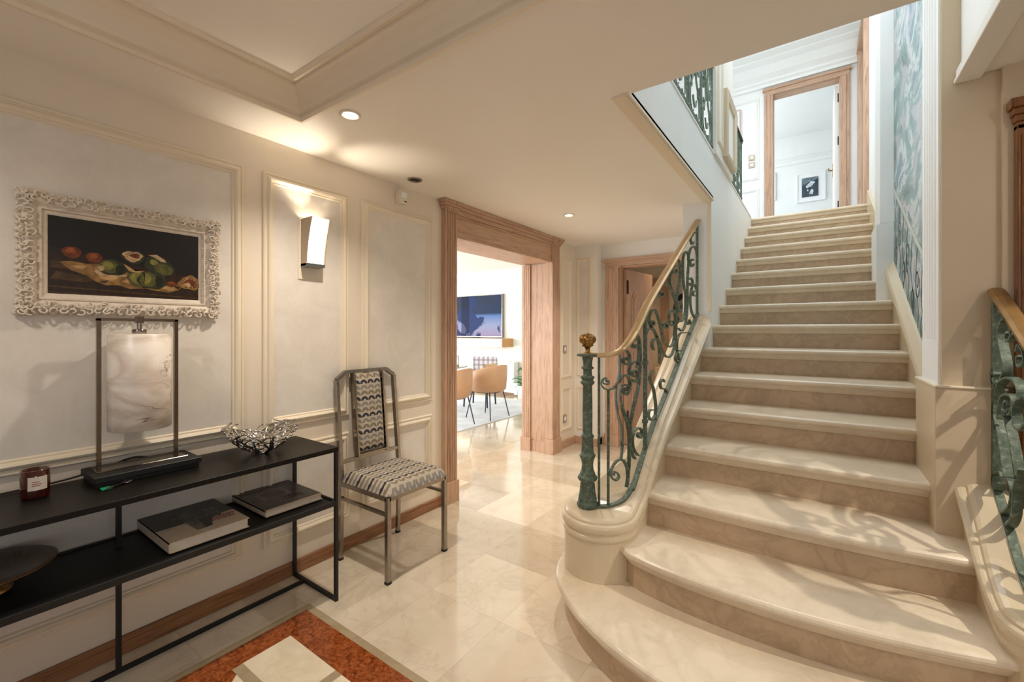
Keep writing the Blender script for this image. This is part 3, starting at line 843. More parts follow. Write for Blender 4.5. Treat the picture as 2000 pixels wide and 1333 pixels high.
# ironwork lines: (x, y, z) on the left railing, (y, z) on the right one
SCROLLS_LEFT = [
 [(-0.86,2.036,1.095),(-0.856,2.04,1.102),(-0.85,2.046,1.096),(-0.852,2.044,1.085),(-0.861,2.035,1.083),(-0.871,2.027,1.091),(-0.869,2.028,1.107),(-0.857,2.039,1.114)],
 [(-0.857,2.039,1.114),(-0.871,2.027,1.108),(-0.879,2.023,1.09),(-0.873,2.026,1.07),(-0.856,2.04,1.056),(-0.837,2.06,1.06),(-0.822,2.076,1.078),(-0.813,2.086,1.116),(-0.809,2.091,1.166),(-0.811,2.088,1.23)],
 [(-0.822,2.076,1.078),(-0.823,2.075,1.01),(-0.817,2.082,0.939),(-0.804,2.096,0.866),(-0.8,2.1,0.78),(-0.804,2.096,0.706)],
 [(-0.794,2.129,1.058),(-0.797,2.114,1.047),(-0.794,2.129,1.033),(-0.787,2.157,1.043),(-0.789,2.149,1.067),(-0.797,2.112,1.078),(-0.805,2.095,1.063),(-0.807,2.093,1.009),(-0.799,2.104,0.955),(-0.791,2.139,0.889),(-0.787,2.16,0.821),(-0.786,2.162,0.711),(-0.789,2.152,0.604),(-0.792,2.137,0.554)],
 [(-0.789,2.152,0.604),(-0.791,2.14,0.657),(-0.799,2.103,0.7),(-0.818,2.08,0.698),(-0.835,2.062,0.671),(-0.842,2.055,0.64),(-0.837,2.06,0.612),(-0.823,2.075,0.602),(-0.813,2.086,0.616),(-0.817,2.082,0.635),(-0.829,2.069,0.641),(-0.832,2.066,0.627)],
 [(-0.795,2.124,1.255),(-0.787,2.157,1.232),(-0.786,2.163,1.193),(-0.791,2.142,1.177),(-0.797,2.112,1.187),(-0.798,2.109,1.207),(-0.794,2.129,1.213),(-0.791,2.139,1.2)],
 [(-0.777,2.241,1.336),(-0.776,2.281,1.301),(-0.775,2.295,1.234),(-0.775,2.289,1.145),(-0.776,2.264,1.044),(-0.779,2.194,0.937),(-0.785,2.166,0.841),(-0.787,2.161,0.658)],
 [(-0.777,2.249,1.3),(-0.778,2.208,1.302),(-0.781,2.186,1.286),(-0.779,2.194,1.265),(-0.777,2.229,1.261),(-0.777,2.241,1.277)],
 [(-0.775,2.301,1.152),(-0.776,2.257,1.184),(-0.781,2.186,1.184),(-0.786,2.162,1.154),(-0.785,2.168,1.121)],
 [(-0.779,2.194,1.095),(-0.777,2.229,1.081),(-0.776,2.257,1.104),(-0.777,2.237,1.14),(-0.779,2.196,1.14),(-0.78,2.191,1.12),(-0.777,2.217,1.11)],
 [(-0.811,2.088,1.087),(-0.8,2.102,1.121),(-0.791,2.139,1.123),(-0.785,2.166,1.09),(-0.787,2.158,1.041),(-0.793,2.131,1.025),(-0.797,2.112,1.044),(-0.794,2.126,1.058),(-0.79,2.144,1.046)],
 [(-0.776,2.266,0.688),(-0.778,2.202,0.735),(-0.78,2.19,0.795),(-0.777,2.221,0.831),(-0.775,2.289,0.829),(-0.775,2.328,0.795),(-0.775,2.293,0.776),(-0.776,2.257,0.796),(-0.776,2.273,0.808)],
 [(-0.784,2.173,0.876),(-0.785,2.168,0.798),(-0.782,2.181,0.725),(-0.777,2.221,0.681)],
 [(-0.775,2.508,1.367),(-0.775,2.466,1.38),(-0.775,2.47,1.402),(-0.775,2.521,1.403),(-0.775,2.53,1.386),(-0.775,2.5,1.383)],
 [(-0.775,2.466,1.38),(-0.775,2.446,1.418),(-0.775,2.493,1.464),(-0.775,2.561,1.468),(-0.775,2.615,1.429),(-0.775,2.661,1.377),(-0.775,2.709,1.311),(-0.775,2.771,1.267),(-0.775,2.862,1.245),(-0.775,2.949,1.271),(-0.775,2.989,1.353),(-0.775,3,1.43),(-0.775,2.972,1.476),(-0.775,2.902,1.484),(-0.775,2.854,1.449),(-0.775,2.851,1.412),(-0.775,2.883,1.387),(-0.775,2.944,1.382),(-0.775,2.977,1.401),(-0.775,2.93,1.412)],
 [(-0.775,2.763,1.403),(-0.775,2.721,1.396),(-0.775,2.714,1.378),(-0.775,2.763,1.364),(-0.775,2.809,1.379),(-0.775,2.779,1.393)],
 [(-0.775,2.526,1.239),(-0.775,2.5,1.267),(-0.775,2.526,1.296),(-0.775,2.581,1.304),(-0.775,2.626,1.277),(-0.775,2.647,1.214),(-0.775,2.642,1.152)],
 [(-0.775,2.385,1.327),(-0.775,2.417,1.353),(-0.775,2.472,1.364),(-0.775,2.536,1.35),(-0.775,2.603,1.305),(-0.775,2.673,1.248),(-0.775,2.748,1.199),(-0.775,2.835,1.18),(-0.775,2.932,1.202),(-0.775,2.989,1.261),(-0.775,3.018,1.353),(-0.775,3.029,1.47),(-0.775,3,1.554),(-0.775,2.921,1.608),(-0.775,2.827,1.639),(-0.775,2.743,1.646)],
 [(-0.775,2.628,1.567),(-0.775,2.666,1.554),(-0.775,2.714,1.571),(-0.775,2.68,1.589),(-0.775,2.638,1.577)],
 [(-0.775,3.071,1.835),(-0.775,3.12,1.806),(-0.775,3.12,1.712),(-0.775,3.059,1.62),(-0.775,3.018,1.539)],
 [(-0.775,2.894,1.731),(-0.775,2.862,1.664),(-0.775,2.916,1.608),(-0.775,2.995,1.55)],
 [(-0.775,3.065,1.793),(-0.775,3,1.785),(-0.775,2.932,1.758),(-0.775,2.949,1.729),(-0.775,3.018,1.737),(-0.775,3.029,1.761)],
 [(-0.775,3.083,1.424),(-0.775,3.166,1.414),(-0.775,3.254,1.469),(-0.775,3.28,1.586),(-0.775,3.214,1.705),(-0.775,3.208,1.859),(-0.775,3.28,1.919),(-0.775,3.349,1.912),(-0.775,3.37,1.856),(-0.775,3.335,1.725),(-0.775,3.335,1.539),(-0.775,3.28,1.408),(-0.775,3.182,1.349),(-0.775,3.077,1.365)],
 [(-0.775,3.523,1.998),(-0.775,3.42,1.957),(-0.775,3.356,1.871)],
 [(-0.775,3.523,1.998),(-0.775,3.609,1.986),(-0.775,3.633,1.953)],
 [(-0.775,3.523,1.889),(-0.775,3.449,1.888),(-0.775,3.42,1.854),(-0.775,3.475,1.834),(-0.775,3.531,1.863)],
 [(-0.775,3.569,2.114),(-0.775,3.493,2.078),(-0.775,3.427,2.036),(-0.775,3.475,2.005),(-0.775,3.523,2.031)],
 [(-0.775,3.074,1.554),(-0.775,3.053,1.51),(-0.775,3.089,1.478),(-0.775,3.157,1.498),(-0.775,3.157,1.539),(-0.775,3.101,1.54)],
 [(-0.775,3.384,1.73),(-0.775,3.449,1.746),(-0.775,3.493,1.714),(-0.775,3.434,1.689),(-0.775,3.391,1.703)],
 [(-0.775,3.633,1.672),(-0.775,3.55,1.708),(-0.775,3.463,1.668),(-0.775,3.42,1.578),(-0.775,3.463,1.493),(-0.775,3.569,1.448)],
 [(-0.775,3.601,1.66),(-0.775,3.523,1.65),(-0.775,3.512,1.623),(-0.775,3.569,1.618)],
 [(-0.775,3.384,1.431),(-0.775,3.42,1.405),(-0.775,3.349,1.396),(-0.775,3.342,1.417)],
 [(-0.775,3.384,1.335),(-0.775,3.247,1.335),(-0.775,3.135,1.331),(-0.775,3.059,1.295),(-0.775,3.041,1.221),(-0.775,3.095,1.156)],
 [(-0.775,3.135,1.209),(-0.775,3.059,1.212),(-0.775,3,1.168),(-0.775,3.035,1.142),(-0.775,3.101,1.146)],
 [(-0.777,2.241,1.328),(-0.776,2.281,1.297),(-0.776,2.281,1.23),(-0.776,2.254,1.152)],
 [(-0.775,2.525,1.016),(-0.775,2.57,0.914),(-0.775,2.559,0.842)],
 [(-0.775,2.79,0.955),(-0.775,2.762,0.985),(-0.775,2.68,0.999),(-0.775,2.66,1.035),(-0.775,2.703,1.052),(-0.775,2.744,1.033)],
 [(-0.775,2.551,0.852),(-0.775,2.486,0.838),(-0.775,2.437,0.87),(-0.775,2.456,0.898),(-0.775,2.517,0.891)],
 [(-0.775,2.499,1.122),(-0.775,2.461,1.078),(-0.775,2.525,1.016)],
]
SCROLLS_RIGHT = [
 [(2.314,1.394),(2.353,1.38),(2.375,1.344),(2.37,1.312),(2.347,1.273),(2.323,1.235),(2.323,1.196),(2.358,1.169)],
 [(2.438,1.199),(2.453,1.183),(2.438,1.172),(2.419,1.182),(2.428,1.192)],
 [(2.438,1.172),(2.451,1.161),(2.422,1.144),(2.387,1.159)],
 [(2.282,1.344),(2.297,1.329),(2.282,1.312),(2.257,1.32),(2.246,1.337),(2.262,1.348)],
 [(2.179,1.265),(2.193,1.254),(2.183,1.232),(2.147,1.235),(2.129,1.261),(2.147,1.288),(2.183,1.301),(2.198,1.279)],
 [(2.428,1.009),(2.426,1.068),(2.402,1.129),(2.352,1.165),(2.282,1.182),(2.222,1.177),(2.189,1.156),(2.179,1.124)],
 [(2.383,1.017),(2.375,1.059),(2.347,1.103),(2.293,1.121),(2.243,1.116),(2.233,1.084),(2.267,1.053),(2.306,1.06),(2.312,1.086),(2.285,1.099),(2.272,1.086)],
 [(2.227,1.043),(2.227,1.077),(2.193,1.115),(2.147,1.125)],
 [(2.438,1.047),(2.412,1.007),(2.38,0.969),(2.344,0.892),(2.309,0.821)],
 [(2.332,1.063),(2.297,1.018),(2.261,0.972),(2.21,0.884),(2.19,0.842)],
 [(2.386,0.778),(2.399,0.752),(2.428,0.744),(2.444,0.766),(2.415,0.805),(2.365,0.824),(2.338,0.809),(2.275,0.818),(2.244,0.787),(2.269,0.726),(2.365,0.662)],
 [(2.399,0.661),(2.356,0.642),(2.309,0.644),(2.264,0.671),(2.231,0.719),(2.219,0.802),(2.17,0.886)],
 [(2.275,1.071),(2.286,1.053),(2.32,1.044)],
 [(2.226,1.055),(2.21,1.022),(2.17,1.017),(2.131,1.04)],
]

# ------------------------------------------------------------------ staircase
stairs = thing('staircase', (-0.12, 1.5, 0), 'pale marble staircase with rounded lower steps rising between cream curbs', 'staircase')
def mirror_line(pts):
    """Complete a left half line (ending on the stair axis x=-0.12) with its mirror image."""
    return pts + [(-0.24 - x, y) for x, y in reversed(pts[:-1])]
half1 = [(-1.10, 2.20), (-1.102, 2.05), (-1.085, 1.955), (-1.045, 1.862), (-0.99, 1.785), (-0.918, 1.712), (-0.835, 1.643), (-0.726, 1.578), (-0.605, 1.525), (-0.45, 1.478), (-0.29, 1.450), (-0.12, 1.440)]
step_lines = {
    1: mirror_line(spline(half1, 4)),
    2: spline([(-0.80, 1.975), (-0.742, 1.935), (-0.688, 1.900), (-0.528, 1.860), (-0.337, 1.838), (-0.12, 1.832), (0.074, 1.848), (0.229, 1.874), (0.373, 1.909), (0.494, 1.945), (0.54, 1.965)], 4),
    3: [(-0.76, 2.214), (-0.722, 2.210), (-0.4, 2.188), (-0.12, 2.182), (0.087, 2.187), (0.269, 2.199), (0.475, 2.230), (0.51, 2.236)],
}
NOSE = [(-0.042, 0.0), (-0.042, 0.106), (-0.034, 0.107), (-0.030, 0.112), (-0.024, 0.122), (-0.020, 0.128), (-0.019, 0.135), (-0.019, 0.139), (-0.006, 0.141), (0.0, 0.149), (0.001, 0.158), (-0.002, 0.167), (-0.009, 0.173), (-0.016, 0.17434)]
for k in range(1, 17):
    if k in step_lines: line = step_lines[k]
    else:
        xr = 0.394 if k <= 4 else (0.450 if k <= 9 else 0.486)
        line = [(XS - 0.03, Yk(k)), (xr, Yk(k))]
    base = (k - 1) * RISE
    back = Yk(k + 1) + (0.10 if k > 1 else 0.12)
    if k == 16: back = 6.75
    xa, xb = line[0][0], line[-1][0]
    # riser
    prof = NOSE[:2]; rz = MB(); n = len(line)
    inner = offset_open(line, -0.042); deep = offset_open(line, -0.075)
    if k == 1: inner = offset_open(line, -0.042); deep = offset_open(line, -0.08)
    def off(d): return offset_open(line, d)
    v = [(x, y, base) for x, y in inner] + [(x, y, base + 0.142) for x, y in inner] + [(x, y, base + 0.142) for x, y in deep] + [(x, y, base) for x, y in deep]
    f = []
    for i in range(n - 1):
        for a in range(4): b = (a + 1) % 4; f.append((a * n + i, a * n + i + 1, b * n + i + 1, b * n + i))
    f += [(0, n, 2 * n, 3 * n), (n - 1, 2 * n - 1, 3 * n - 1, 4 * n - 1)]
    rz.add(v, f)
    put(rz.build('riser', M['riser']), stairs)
    # tread with bull nose and small bed moulding
    td = MB(); layers = []
    for o, z in [(-0.075, 0.106)] + NOSE[1:]:
        pts = off(o); layers.append([(x, y, base + z) for x, y in pts] + [(xb, back, base + z), (xa, back, base + z)])
    m = len(layers[0])
    v = [p for L in layers for p in L]; f = []
    for i in range(len(layers) - 1):
        for a in range(m): b = (a + 1) % m; f.append((i * m + a, i * m + b, (i + 1) * m + b, (i + 1) * m + a))
    td.add(v, f)
    # top and bottom caps as strips towards the back edge
    top = layers[-1]; j = (len(layers) - 1) * m
    def cap(L):
        vs = list(L[:n]) + [(min(max(p[0], xa), xb), back, p[2]) for p in L[:n]]
        return vs, [(i, i + 1, n + i + 1, n + i) for i in range(n - 1)]
    if k == 1:
        td.add(top, [tuple(range(m))])
    else:
        vs, fs = cap(top); td.add(vs, fs)
    o = td.build('tread', M['step'], None)
    put(o, stairs)

# ------------------------------------------------------------------ curbs with rounded ends and moulded coping
ZTOP = [(1.80, .455), (2.04, .457), (2.12, .485), (2.20, .535), (2.30, .622), (2.405, .708), (2.55, .812), (2.7, .895), (3.0, 1.07), (3.3, 1.255), (3.66, 1.470)]
def ztop(y):
    a = 0.03; return (interp(ZTOP, y - a) + 2 * interp(ZTOP, y) + interp(ZTOP, y + a)) / 4
CDX, CDY, CR = -0.892, 2.035, 0.175
def curb_outline(yend):
    R = []; Lf = []
    ys = [yend]; y = yend - 0.08
    while y > CDY + 0.04: ys.append(y); y -= 0.06
    ys.append(CDY)
    LK = [(2.035, -1.067), (2.10, -1.055), (2.17, -1.015), (2.24, -0.955), (2.31, -0.900), (2.38, -0.865), (2.46, -0.852), (4, -0.852)]
    for y in ys: R.append((-0.717, y)); Lf.append((interp(LK, y), y))
    N = 12
    for i in range(1, N):
        a = math.pi / 2 * i / N
        R.append((CDX + CR * math.cos(a), CDY - CR * math.sin(a))); Lf.append((CDX - CR * math.cos(a), CDY - CR * math.sin(a)))
    R.append((CDX + 0.004, CDY - CR)); Lf.append((CDX - 0.004, CDY - CR))
    return R, Lf
def make_curb(name, mirror, yend, parent):
    R, Lf = curb_outline(yend); n = len(R)
    ring = R + Lf[::-1]
    layers = [(0.0, None), (0.0, -0.092), (0.012, -0.088), (0.016, -0.078), (0.012, -0.068), (0.004, -0.064), (0.004, -0.054), (0.018, -0.048), (0.026, -0.036), (0.026, -0.024), (0.018, -0.014), (0.006, -0.009), (-0.006, -0.009), (-0.010, 0.0), (-0.024, 0.008), (-0.050, 0.012)]
    kf = lambda y: interp([(2.05, 0.55), (2.45, 1.0)], y)
    vs = []; m = len(ring)
    # orientation: outward offset on both sides
    for d, dz in layers:
        off = [(bx + (qx - bx) * kf(by), by + (qy - by) * kf(by)) for (qx, qy), (bx, by) in zip(offset_closed(ring, -d), ring)]
        # keep the square end at the wall straight
        for idx in (0, m - 1): off[idx] = (ring[idx][0] + (d if idx == 0 else -d), ring[idx][1])
        for (x, y), (bx, by) in zip(off, ring): vs.append((x, y, 0.0 if dz is None else ztop(by) + dz))
    f = []
    for i in range(len(layers) - 1):
        for a in range(m):
            b = (a + 1) % m; f.append((i * m + a, i * m + b, (i + 1) * m + b, (i + 1) * m + a))
    j = (len(layers) - 1) * m
    for i in range(n - 1): f.append((j + i, j + i + 1, j + m - 2 - i, j + m - 1 - i))
    if mirror: vs = [(-0.24 - x, y, z) for x, y, z in vs]
    mb = MB().add(vs, f)
    o = mb.build(name, M['curb'])
    for p in o.data.polygons: p.use_smooth = False
    return put(o, parent)
make_curb('curb', False, 3.66, stairs)
make_curb('curb', True, 2.47, stairs)

# ------------------------------------------------------------------ iron railings
def newel(x, y, z0, root):
    mb = MB(); s = 0.455
    prof = [(.052, .455), (.052, .463), (.047, .468), (.051, .478), (.050, .490), (.044, .500), (.042, .515), (.037, .540), (.034, .575), (.033, .592), (.037, .600), (.046, .606), (.048, .614), (.045, .624), (.037, .630), (.036, .640), (.030, .652), (.027, .680), (.030, .700), (.036, .716), (.040, .726), (.036, .732), (.029, .742), (.027, .78), (.026, .812), (.032, .818), (.032, .825), (.025, .832), (.0235, .84), (.0225, 1.075), (.029, 1.082), (.034, 1.088), (.034, 1.095), (.028, 1.099), (.028, 1.108), (.034, 1.113), (.034, 1.120), (.022, 1.126), (.021, 1.155), (.030, 1.160), (.030, 1.167), (.022, 1.172), (.023, 1.195), (.027, 1.215), (.027, 1.222)]
    fine = []
    for (r0, a), (r1, b) in zip(prof, prof[1:]):
        for k in range(3): fine.append((r0 + (r1 - r0) * k / 3, a + (b - a) * k / 3 - s + z0))
    fine.append((prof[-1][0], prof[-1][1] - s + z0))
    mb.lathe(fine, (x, y), 48, 0, 12, 0.07, rng=lambda z: 1.0 if (0.84 < z - z0 + s < 1.07 or 0.50 < z - z0 + s < 0.59 or 0.74 < z - z0 + s < 0.81) else 0.5)
    put(mb.build('newel_post', M['iron']), root)
    pl = MB().lathe([(.050, z0 + .767), (.054, z0 + .770), (.054, z0 + .776), (.048, z0 + .779)], (x, y), 32)
    put(pl.build('cap_plate', M['iron']), root)
    fi = MB(); zb = z0 + 0.779
    p = [(.022, 0), (.022, .004), (.013, .008), (.011, .022), (.013, .028), (.018, .034), (.030, .040)]
    for k in range(9):
        a = -0.9 + 2.3 * k / 8; p.append((.041 * math.cos(a), .072 + .030 * math.sin(a)))
    p += [(.010, .100), (.006, .104)]
    fi.lathe([(r, zb + z) for r, z in p], (x, y), 56, 0, 14, 0.06, rng=lambda z: 1.0 if z > zb + 0.04 else 0.0)
    put(fi.build('finial', M['brass'], None), root)

RP = [(-.94, 1.995), (-.865, 2.03), (-.80, 2.10), (-.778, 2.20), (-.775, 2.3), (-.775, 3.66)]
def path_side(p):
    """Width direction of the ironwork: the plan normal of the railing line."""
    best = None
    for (x0, y0), (x1, y1) in zip(RP, RP[1:]):
        d = Vector((x1 - x0, y1 - y0)); t = max(0, min(1, (Vector((p[0] - x0, p[1] - y0)).dot(d)) / d.length_squared))
        q = Vector((x0, y0)) + d * t; e = (Vector((p[0], p[1])) - q).length
        if best is None or e < best[0]: best = (e, d)
    d = best[1].normalized(); return (d.y, -d.x, 0)
def rail_curve(root, pts, side, name='scroll', w=0.018, th=0.0075, curl=True, per=5):
    mb = MB().strap(spline(pts, per), w, th, side)
    return put(mb.build(name, M['iron'], None), root)

railing = thing('stair_railing', (-.90, 2.04, 0.455), 'green iron scroll railing with brass ball newel on the left curb of the stairs', 'railing', 'wrought iron stair railings')
newel(-.94, 1.995, .455, railing)
hr = spline([(-.925, 2.0, 1.228), (-.865, 2.03, 1.228), (-.825, 2.07, 1.238), (-.795, 2.115, 1.268), (-.780, 2.18, 1.318), (-.775, 2.28, 1.392), (-.775, 2.455, 1.519), (-.775, 3.055, 1.872), (-.775, 3.657, 2.222)], 5)
hb = MB(); rows = []
sec = [(-.024, -.006), (-.020, -.010), (.020, -.010), (.024, -.006), (.024, .003), (.014, .010), (0, .0125), (-.014, .010), (-.024, .003)]
def section_sweep(mb, pts, sec, side, mi=0):
    P = [Vector(p) for p in pts]; rows = []
    for i, p in enumerate(P):
        t = (P[min(i + 1, len(P) - 1)] - P[max(i - 1, 0)]).normalized(); s = Vector(side(p)); s = (s - t * s.dot(t)).normalized(); u = s.cross(t).normalized()
        if u.z < 0: u = -u
        rows.append([tuple(p + s * a + u * b) for a, b in sec])
    mb.grid(rows, mi, False, True)
    n = len(sec); mb.add(rows[0], [tuple(range(n))], mi); mb.add(rows[-1], [tuple(range(n))], mi)
section_sweep(hb, hr, sec, path_side)
put(hb.build('handrail', M['handrail']), railing)
br_pts = []
for x, y in spline(RP, 5):
    br_pts.append((x, y, ztop(y) + 0.018))
bb = MB().strap(br_pts, 0.026, 0.010, path_side)
put(bb.build('bottom_rail', M['iron']), railing)
for x, y, z0, z1, w in ((-.889, 2.019, .470, 1.222, .011), (-.851, 2.045, .470, 1.056, .012), (-.775, 2.378, .70, 1.455, .020), (-.775, 3.646, 1.47, 2.205, .018)):
    put(MB().box(x - w / 2, x + w / 2, y - w / 2, y + w / 2, z0, z1).build('baluster', M['iron'], None, 0.002, 1), railing)
for pts in SCROLLS_LEFT: rail_curve(railing, pts, path_side)
for za, zb in ((.84, .862), (1.16, 1.185)): put(MB().box(-.789, -.761, 2.364, 2.392, za, zb).build('collar', M['iron'], None, 0.002, 1), railing)

# right railing, mirror-like, seen where it meets the beige wall
xr = 0.565
side_x = lambda p: (1, 0, 0)
railing2 = thing('stair_railing', (0.6, 2.1, .455), 'green iron scroll railing meeting the beige wall on the right of the stairs', 'railing', 'wrought iron stair railings')
newel(.70, 1.985, .455, railing2)
RM = [(0.70, 1.985), (.64, 2.0), (.585, 2.03), (.568, 2.08), (xr, 2.14), (xr, 2.462)]
def side_m(p):
    best = None
    for (x0, y0), (x1, y1) in zip(RM, RM[1:]):
        d = Vector((x1 - x0, y1 - y0)); t = max(0, min(1, (Vector((p[0] - x0, p[1] - y0)).dot(d)) / d.length_squared))
        q = Vector((x0, y0)) + d * t; e = (Vector((p[0], p[1])) - q).length
        if best is None or e < best[0]: best = (e, d)
    d = best[1].normalized(); return (d.y, -d.x, 0)
hb = MB()
section_sweep(hb, spline([(.68, 1.99, 1.228), (.63, 2.0, 1.232), (.59, 2.03, 1.252), (.570, 2.08, 1.283), (xr, 2.16, 1.340), (xr, 2.30, 1.425), (xr, 2.440, 1.505)], 5), sec, side_m)
put(hb.build('handrail', M['darkrail']), railing2)
bb = MB().strap([(x, y, ztop(y) + 0.018) for x, y in spline(RM, 5)], 0.026, 0.010, side_m)
put(bb.build('bottom_rail', M['iron']), railing2)
put(MB().box(xr - .013, xr + .013, 2.422, 2.446, .735, 1.49).build('baluster', M['iron'], None, 0.002, 1), railing2)
for pts in SCROLLS_RIGHT: rail_curve(railing2, [(xr, y, z) for y, z in pts], side_x, w=0.026, th=0.008)
# the part nearer the newel repeats the left railing's pattern mirrored
for pts in SCROLLS_LEFT:
    if max(p[1] for p in pts) < 2.17: rail_curve(railing2, [(-0.21 - x, y, z) for x, y, z in pts], side_m)
for x, y, z0, z1, w in ((.665, 1.995, .470, 1.222, .011), (.610, 2.015, .470, 1.056, .012)):
    put(MB().box(x - w / 2, x + w / 2, y - w / 2, y + w / 2, z0, z1).build('baluster', M['iron'], None, 0.002, 1), railing2)

# landing railings upstairs
def scroll_bay(y0, w, zb, h, flip=1):
    """One lyre bay: list of (y, z) lines."""
    c = y0 + w / 2; out = []
    for s in (-1, 1):
        out.append([(c + s * w * .10, zb + h * .06), (c + s * w * .20, zb + h * .02), (c + s * w * .34, zb + h * .12), (c + s * w * .30, zb + h * .30), (c + s * w * .10, zb + h * .46), (c + s * w * .14, zb + h * .64), (c + s * w * .32, zb + h * .80), (c + s * w * .28, zb + h * .95), (c + s * w * .14, zb + h * .93), (c + s * w * .12, zb + h * .83), (c + s * w * .20, zb + h * .82)])
        out.append([(c + s * w * .46, zb + h * .04), (c + s * w * .45, zb + h * .25), (c + s * w * .36, zb + h * .40), (c + s * w * .24, zb + h * .38), (c + s * w * .24, zb + h * .28), (c + s * w * .33, zb + h * .29)])
        out.append([(c + s * w * .46, zb + h * .96), (c + s * w * .45, zb + h * .72), (c + s * w * .40, zb + h * .58), (c + s * w * .26, zb + h * .55), (c + s * w * .25, zb + h * .65), (c + s * w * .33, zb + h * .66)])
    out.append([(c - w * .12, zb + h * .97), (c - w * .10, zb + h * .75), (c - w * .02, zb + h * .60), (c, zb + h * .46)])
    out.append([(c + w * .12, zb + h * .97), (c + w * .10, zb + h * .75), (c + w * .02, zb + h * .60), (c, zb + h * .46)])
    out.append([(c - w * .13, zb + h * .22), (c - w * .05, zb + h * .13), (c + w * .05, zb + h * .13), (c + w * .13, zb + h * .22)])
    return out
def landing_rail(y0, y1, nb, label, mat_top):
    x = -0.70; z0 = ZU + 0.014; z1 = ZU + 0.70
    t = thing('landing_railing', (x, y0, z0), label, 'railing', 'landing railings')
    put(MB().box(x - .022, x + .022, y0, y1, z1 - .012, z1 + .010).build('handrail', M[mat_top], None, .004), t)
    put(MB().box(x - .013, x + .013, y0, y1, z0 + .03, z0 + .04).build('bottom_rail', M['iron']), t)
    w = (y1 - y0) / nb
    for i in range(nb + 1):
        y = y0 + i * w; yy = min(max(y, y0 + .008), y1 - .008)
        put(MB().box(x - .008, x + .008, yy - .008, yy + .008, z0, z1 - .012).build('baluster', M['iron']), t)
    for i in range(nb):
        for c in scroll_bay(y0 + i * w, w, z0 + .04, z1 - z0 - .055): rail_curve(t, [(x, a, b) for a, b in c], side_x, w=.012, th=.007, per=4)
    return t
landing_rail(1.82, 3.82, 5, 'green iron scroll railing on the upper landing edge in front of the cream pier', 'handrail')
t = landing_rail(4.66, 5.50, 3, 'short dark-topped iron railing on the upper landing beyond the cream pier', 'black')
put(MB().tube([(-.70, 5.50, ZU + .70), (-.70, 5.54, ZU + .69), (-.70, 5.56, ZU + .72), (-.70, 5.54, ZU + .745), (-.70, 5.52, ZU + .73)], .009, 8).build('rail_curl', M['black']), t)

# ------------------------------------------------------------------ console table
TZ = 0.768
tbl = thing('console_table', (-2.16, 0.2, 0), 'long black steel console table with a lower shelf against the panelled wall', 'console table')
put(MB().box(-2.362, -1.956, -0.62, 1.277, TZ - .022, TZ).build('tabletop', M['slate'], None, .0015, 1), tbl)
put(MB().box(-2.358, -1.962, -0.61, 1.268, .480, .497).build('shelf', M['black'], None, .0015, 1), tbl)
sh = MB(); sh.box(-1.972, -1.957, -0.61, 1.27, .478, .503); sh.box(-2.362, -2.347, -0.61, 1.27, .478, .503); sh.box(-2.36, -1.96, 1.258, 1.272, .478, .503)
put(sh.build('shelf_edge', M['black'], None, .001, 1), tbl)
fr = .016
for x in (-1.972, -2.362):
    for y in (1.259, -0.62):
        put(MB().box(x, x + fr, y, y + fr, 0, TZ - .022).build('leg', M['black']), tbl)
for y in (1.259, -0.62):
    put(MB().box(-2.346, -1.972, y, y + fr, 0, fr).build('foot_bar', M['black']), tbl)
put(MB().box(-2.258, -2.242, -0.60, 1.259, 0, fr).build('floor_rail', M['black']), tbl)
put(MB().box(-2.258, -2.242, .499, .515, fr, TZ - .022).build('centre_post', M['black']), tbl)
SH = .503

# ------------------------------------------------------------------ table lamp with alabaster-look shade
lamp = thing('table_lamp', (-2.27, .58, TZ), 'table lamp with a veined white cylinder shade hung in a nickel frame', 'table lamp')
LB = TZ + .044
put(MB().box(-2.350, -2.165, .425, .750, TZ, TZ + .020).box(-2.356, -2.158, .418, .757, TZ + .018, LB - .003).build('base', M['black'], None, .002, 1), lamp)
put(MB().box(-2.335, -2.225, .44, .73, LB - .004, LB).build('base_plate', M['chrome'], None, .001, 1), lamp)
for y in (.455, .703):
    put(MB().box(-2.289, -2.273, y - .007, y + .007, LB, 1.398).build('frame_rod', M['chrome'], None, .001, 1), lamp)
put(MB().box(-2.289, -2.273, .448, .710, 1.388, 1.400).build('crossbar', M['chrome'], None, .001, 1), lamp)
jk = MB().box(-2.292, -2.270, .566, .592, 1.381, 1.408); jk.lathe([(.008, 1.350), (.008, 1.384)], (-2.281, .579), 20)
jk.lathe([(.022, 1.338), (.024, 1.342), (.024, 1.352), (.020, 1.356)], (-2.281, .579), 32)
put(jk.build('suspension_joint', M['chrome']), lamp)
def alabaster():
    t = NT('veined_alabaster_shade'); p = t.pos(rot=(0.6, 0.0, 0.0), scale=(1, 0.7, 2.0))
    n = t.noise(p, 4.0, 4, 0.5, 0.5); f = t.noise(p, 7, 5, 0.55, 0.6)
    soft = t.ramp(n, [(0.36, srgb(234, 224, 212)), (0.48, srgb(206, 190, 174)), (0.56, srgb(230, 220, 208)), (0.75, srgb(238, 231, 222))])
    v = t.ramp(f, [(0.485, (0, 0, 0, 1)), (0.50, (1, 1, 1, 1)), (0.512, (0, 0, 0, 1))])
    msk = t.math('MULTIPLY', v, t.ramp(t.noise(t.pos(), 5, 2), [(0.48, (0, 0, 0, 1)), (0.62, (1, 1, 1, 1))]))
    t.base(t.mix(msk, soft, srgb(104, 76, 56))); t.set(0.35); return t.m
M['alabaster'] = alabaster()
shd = MB().lathe([(.098, .952), (.101, .954), (.101, 1.334), (.098, 1.336)], (-2.268, .579), 64)
put(shd.build('lamp_shade', M['alabaster']), lamp)
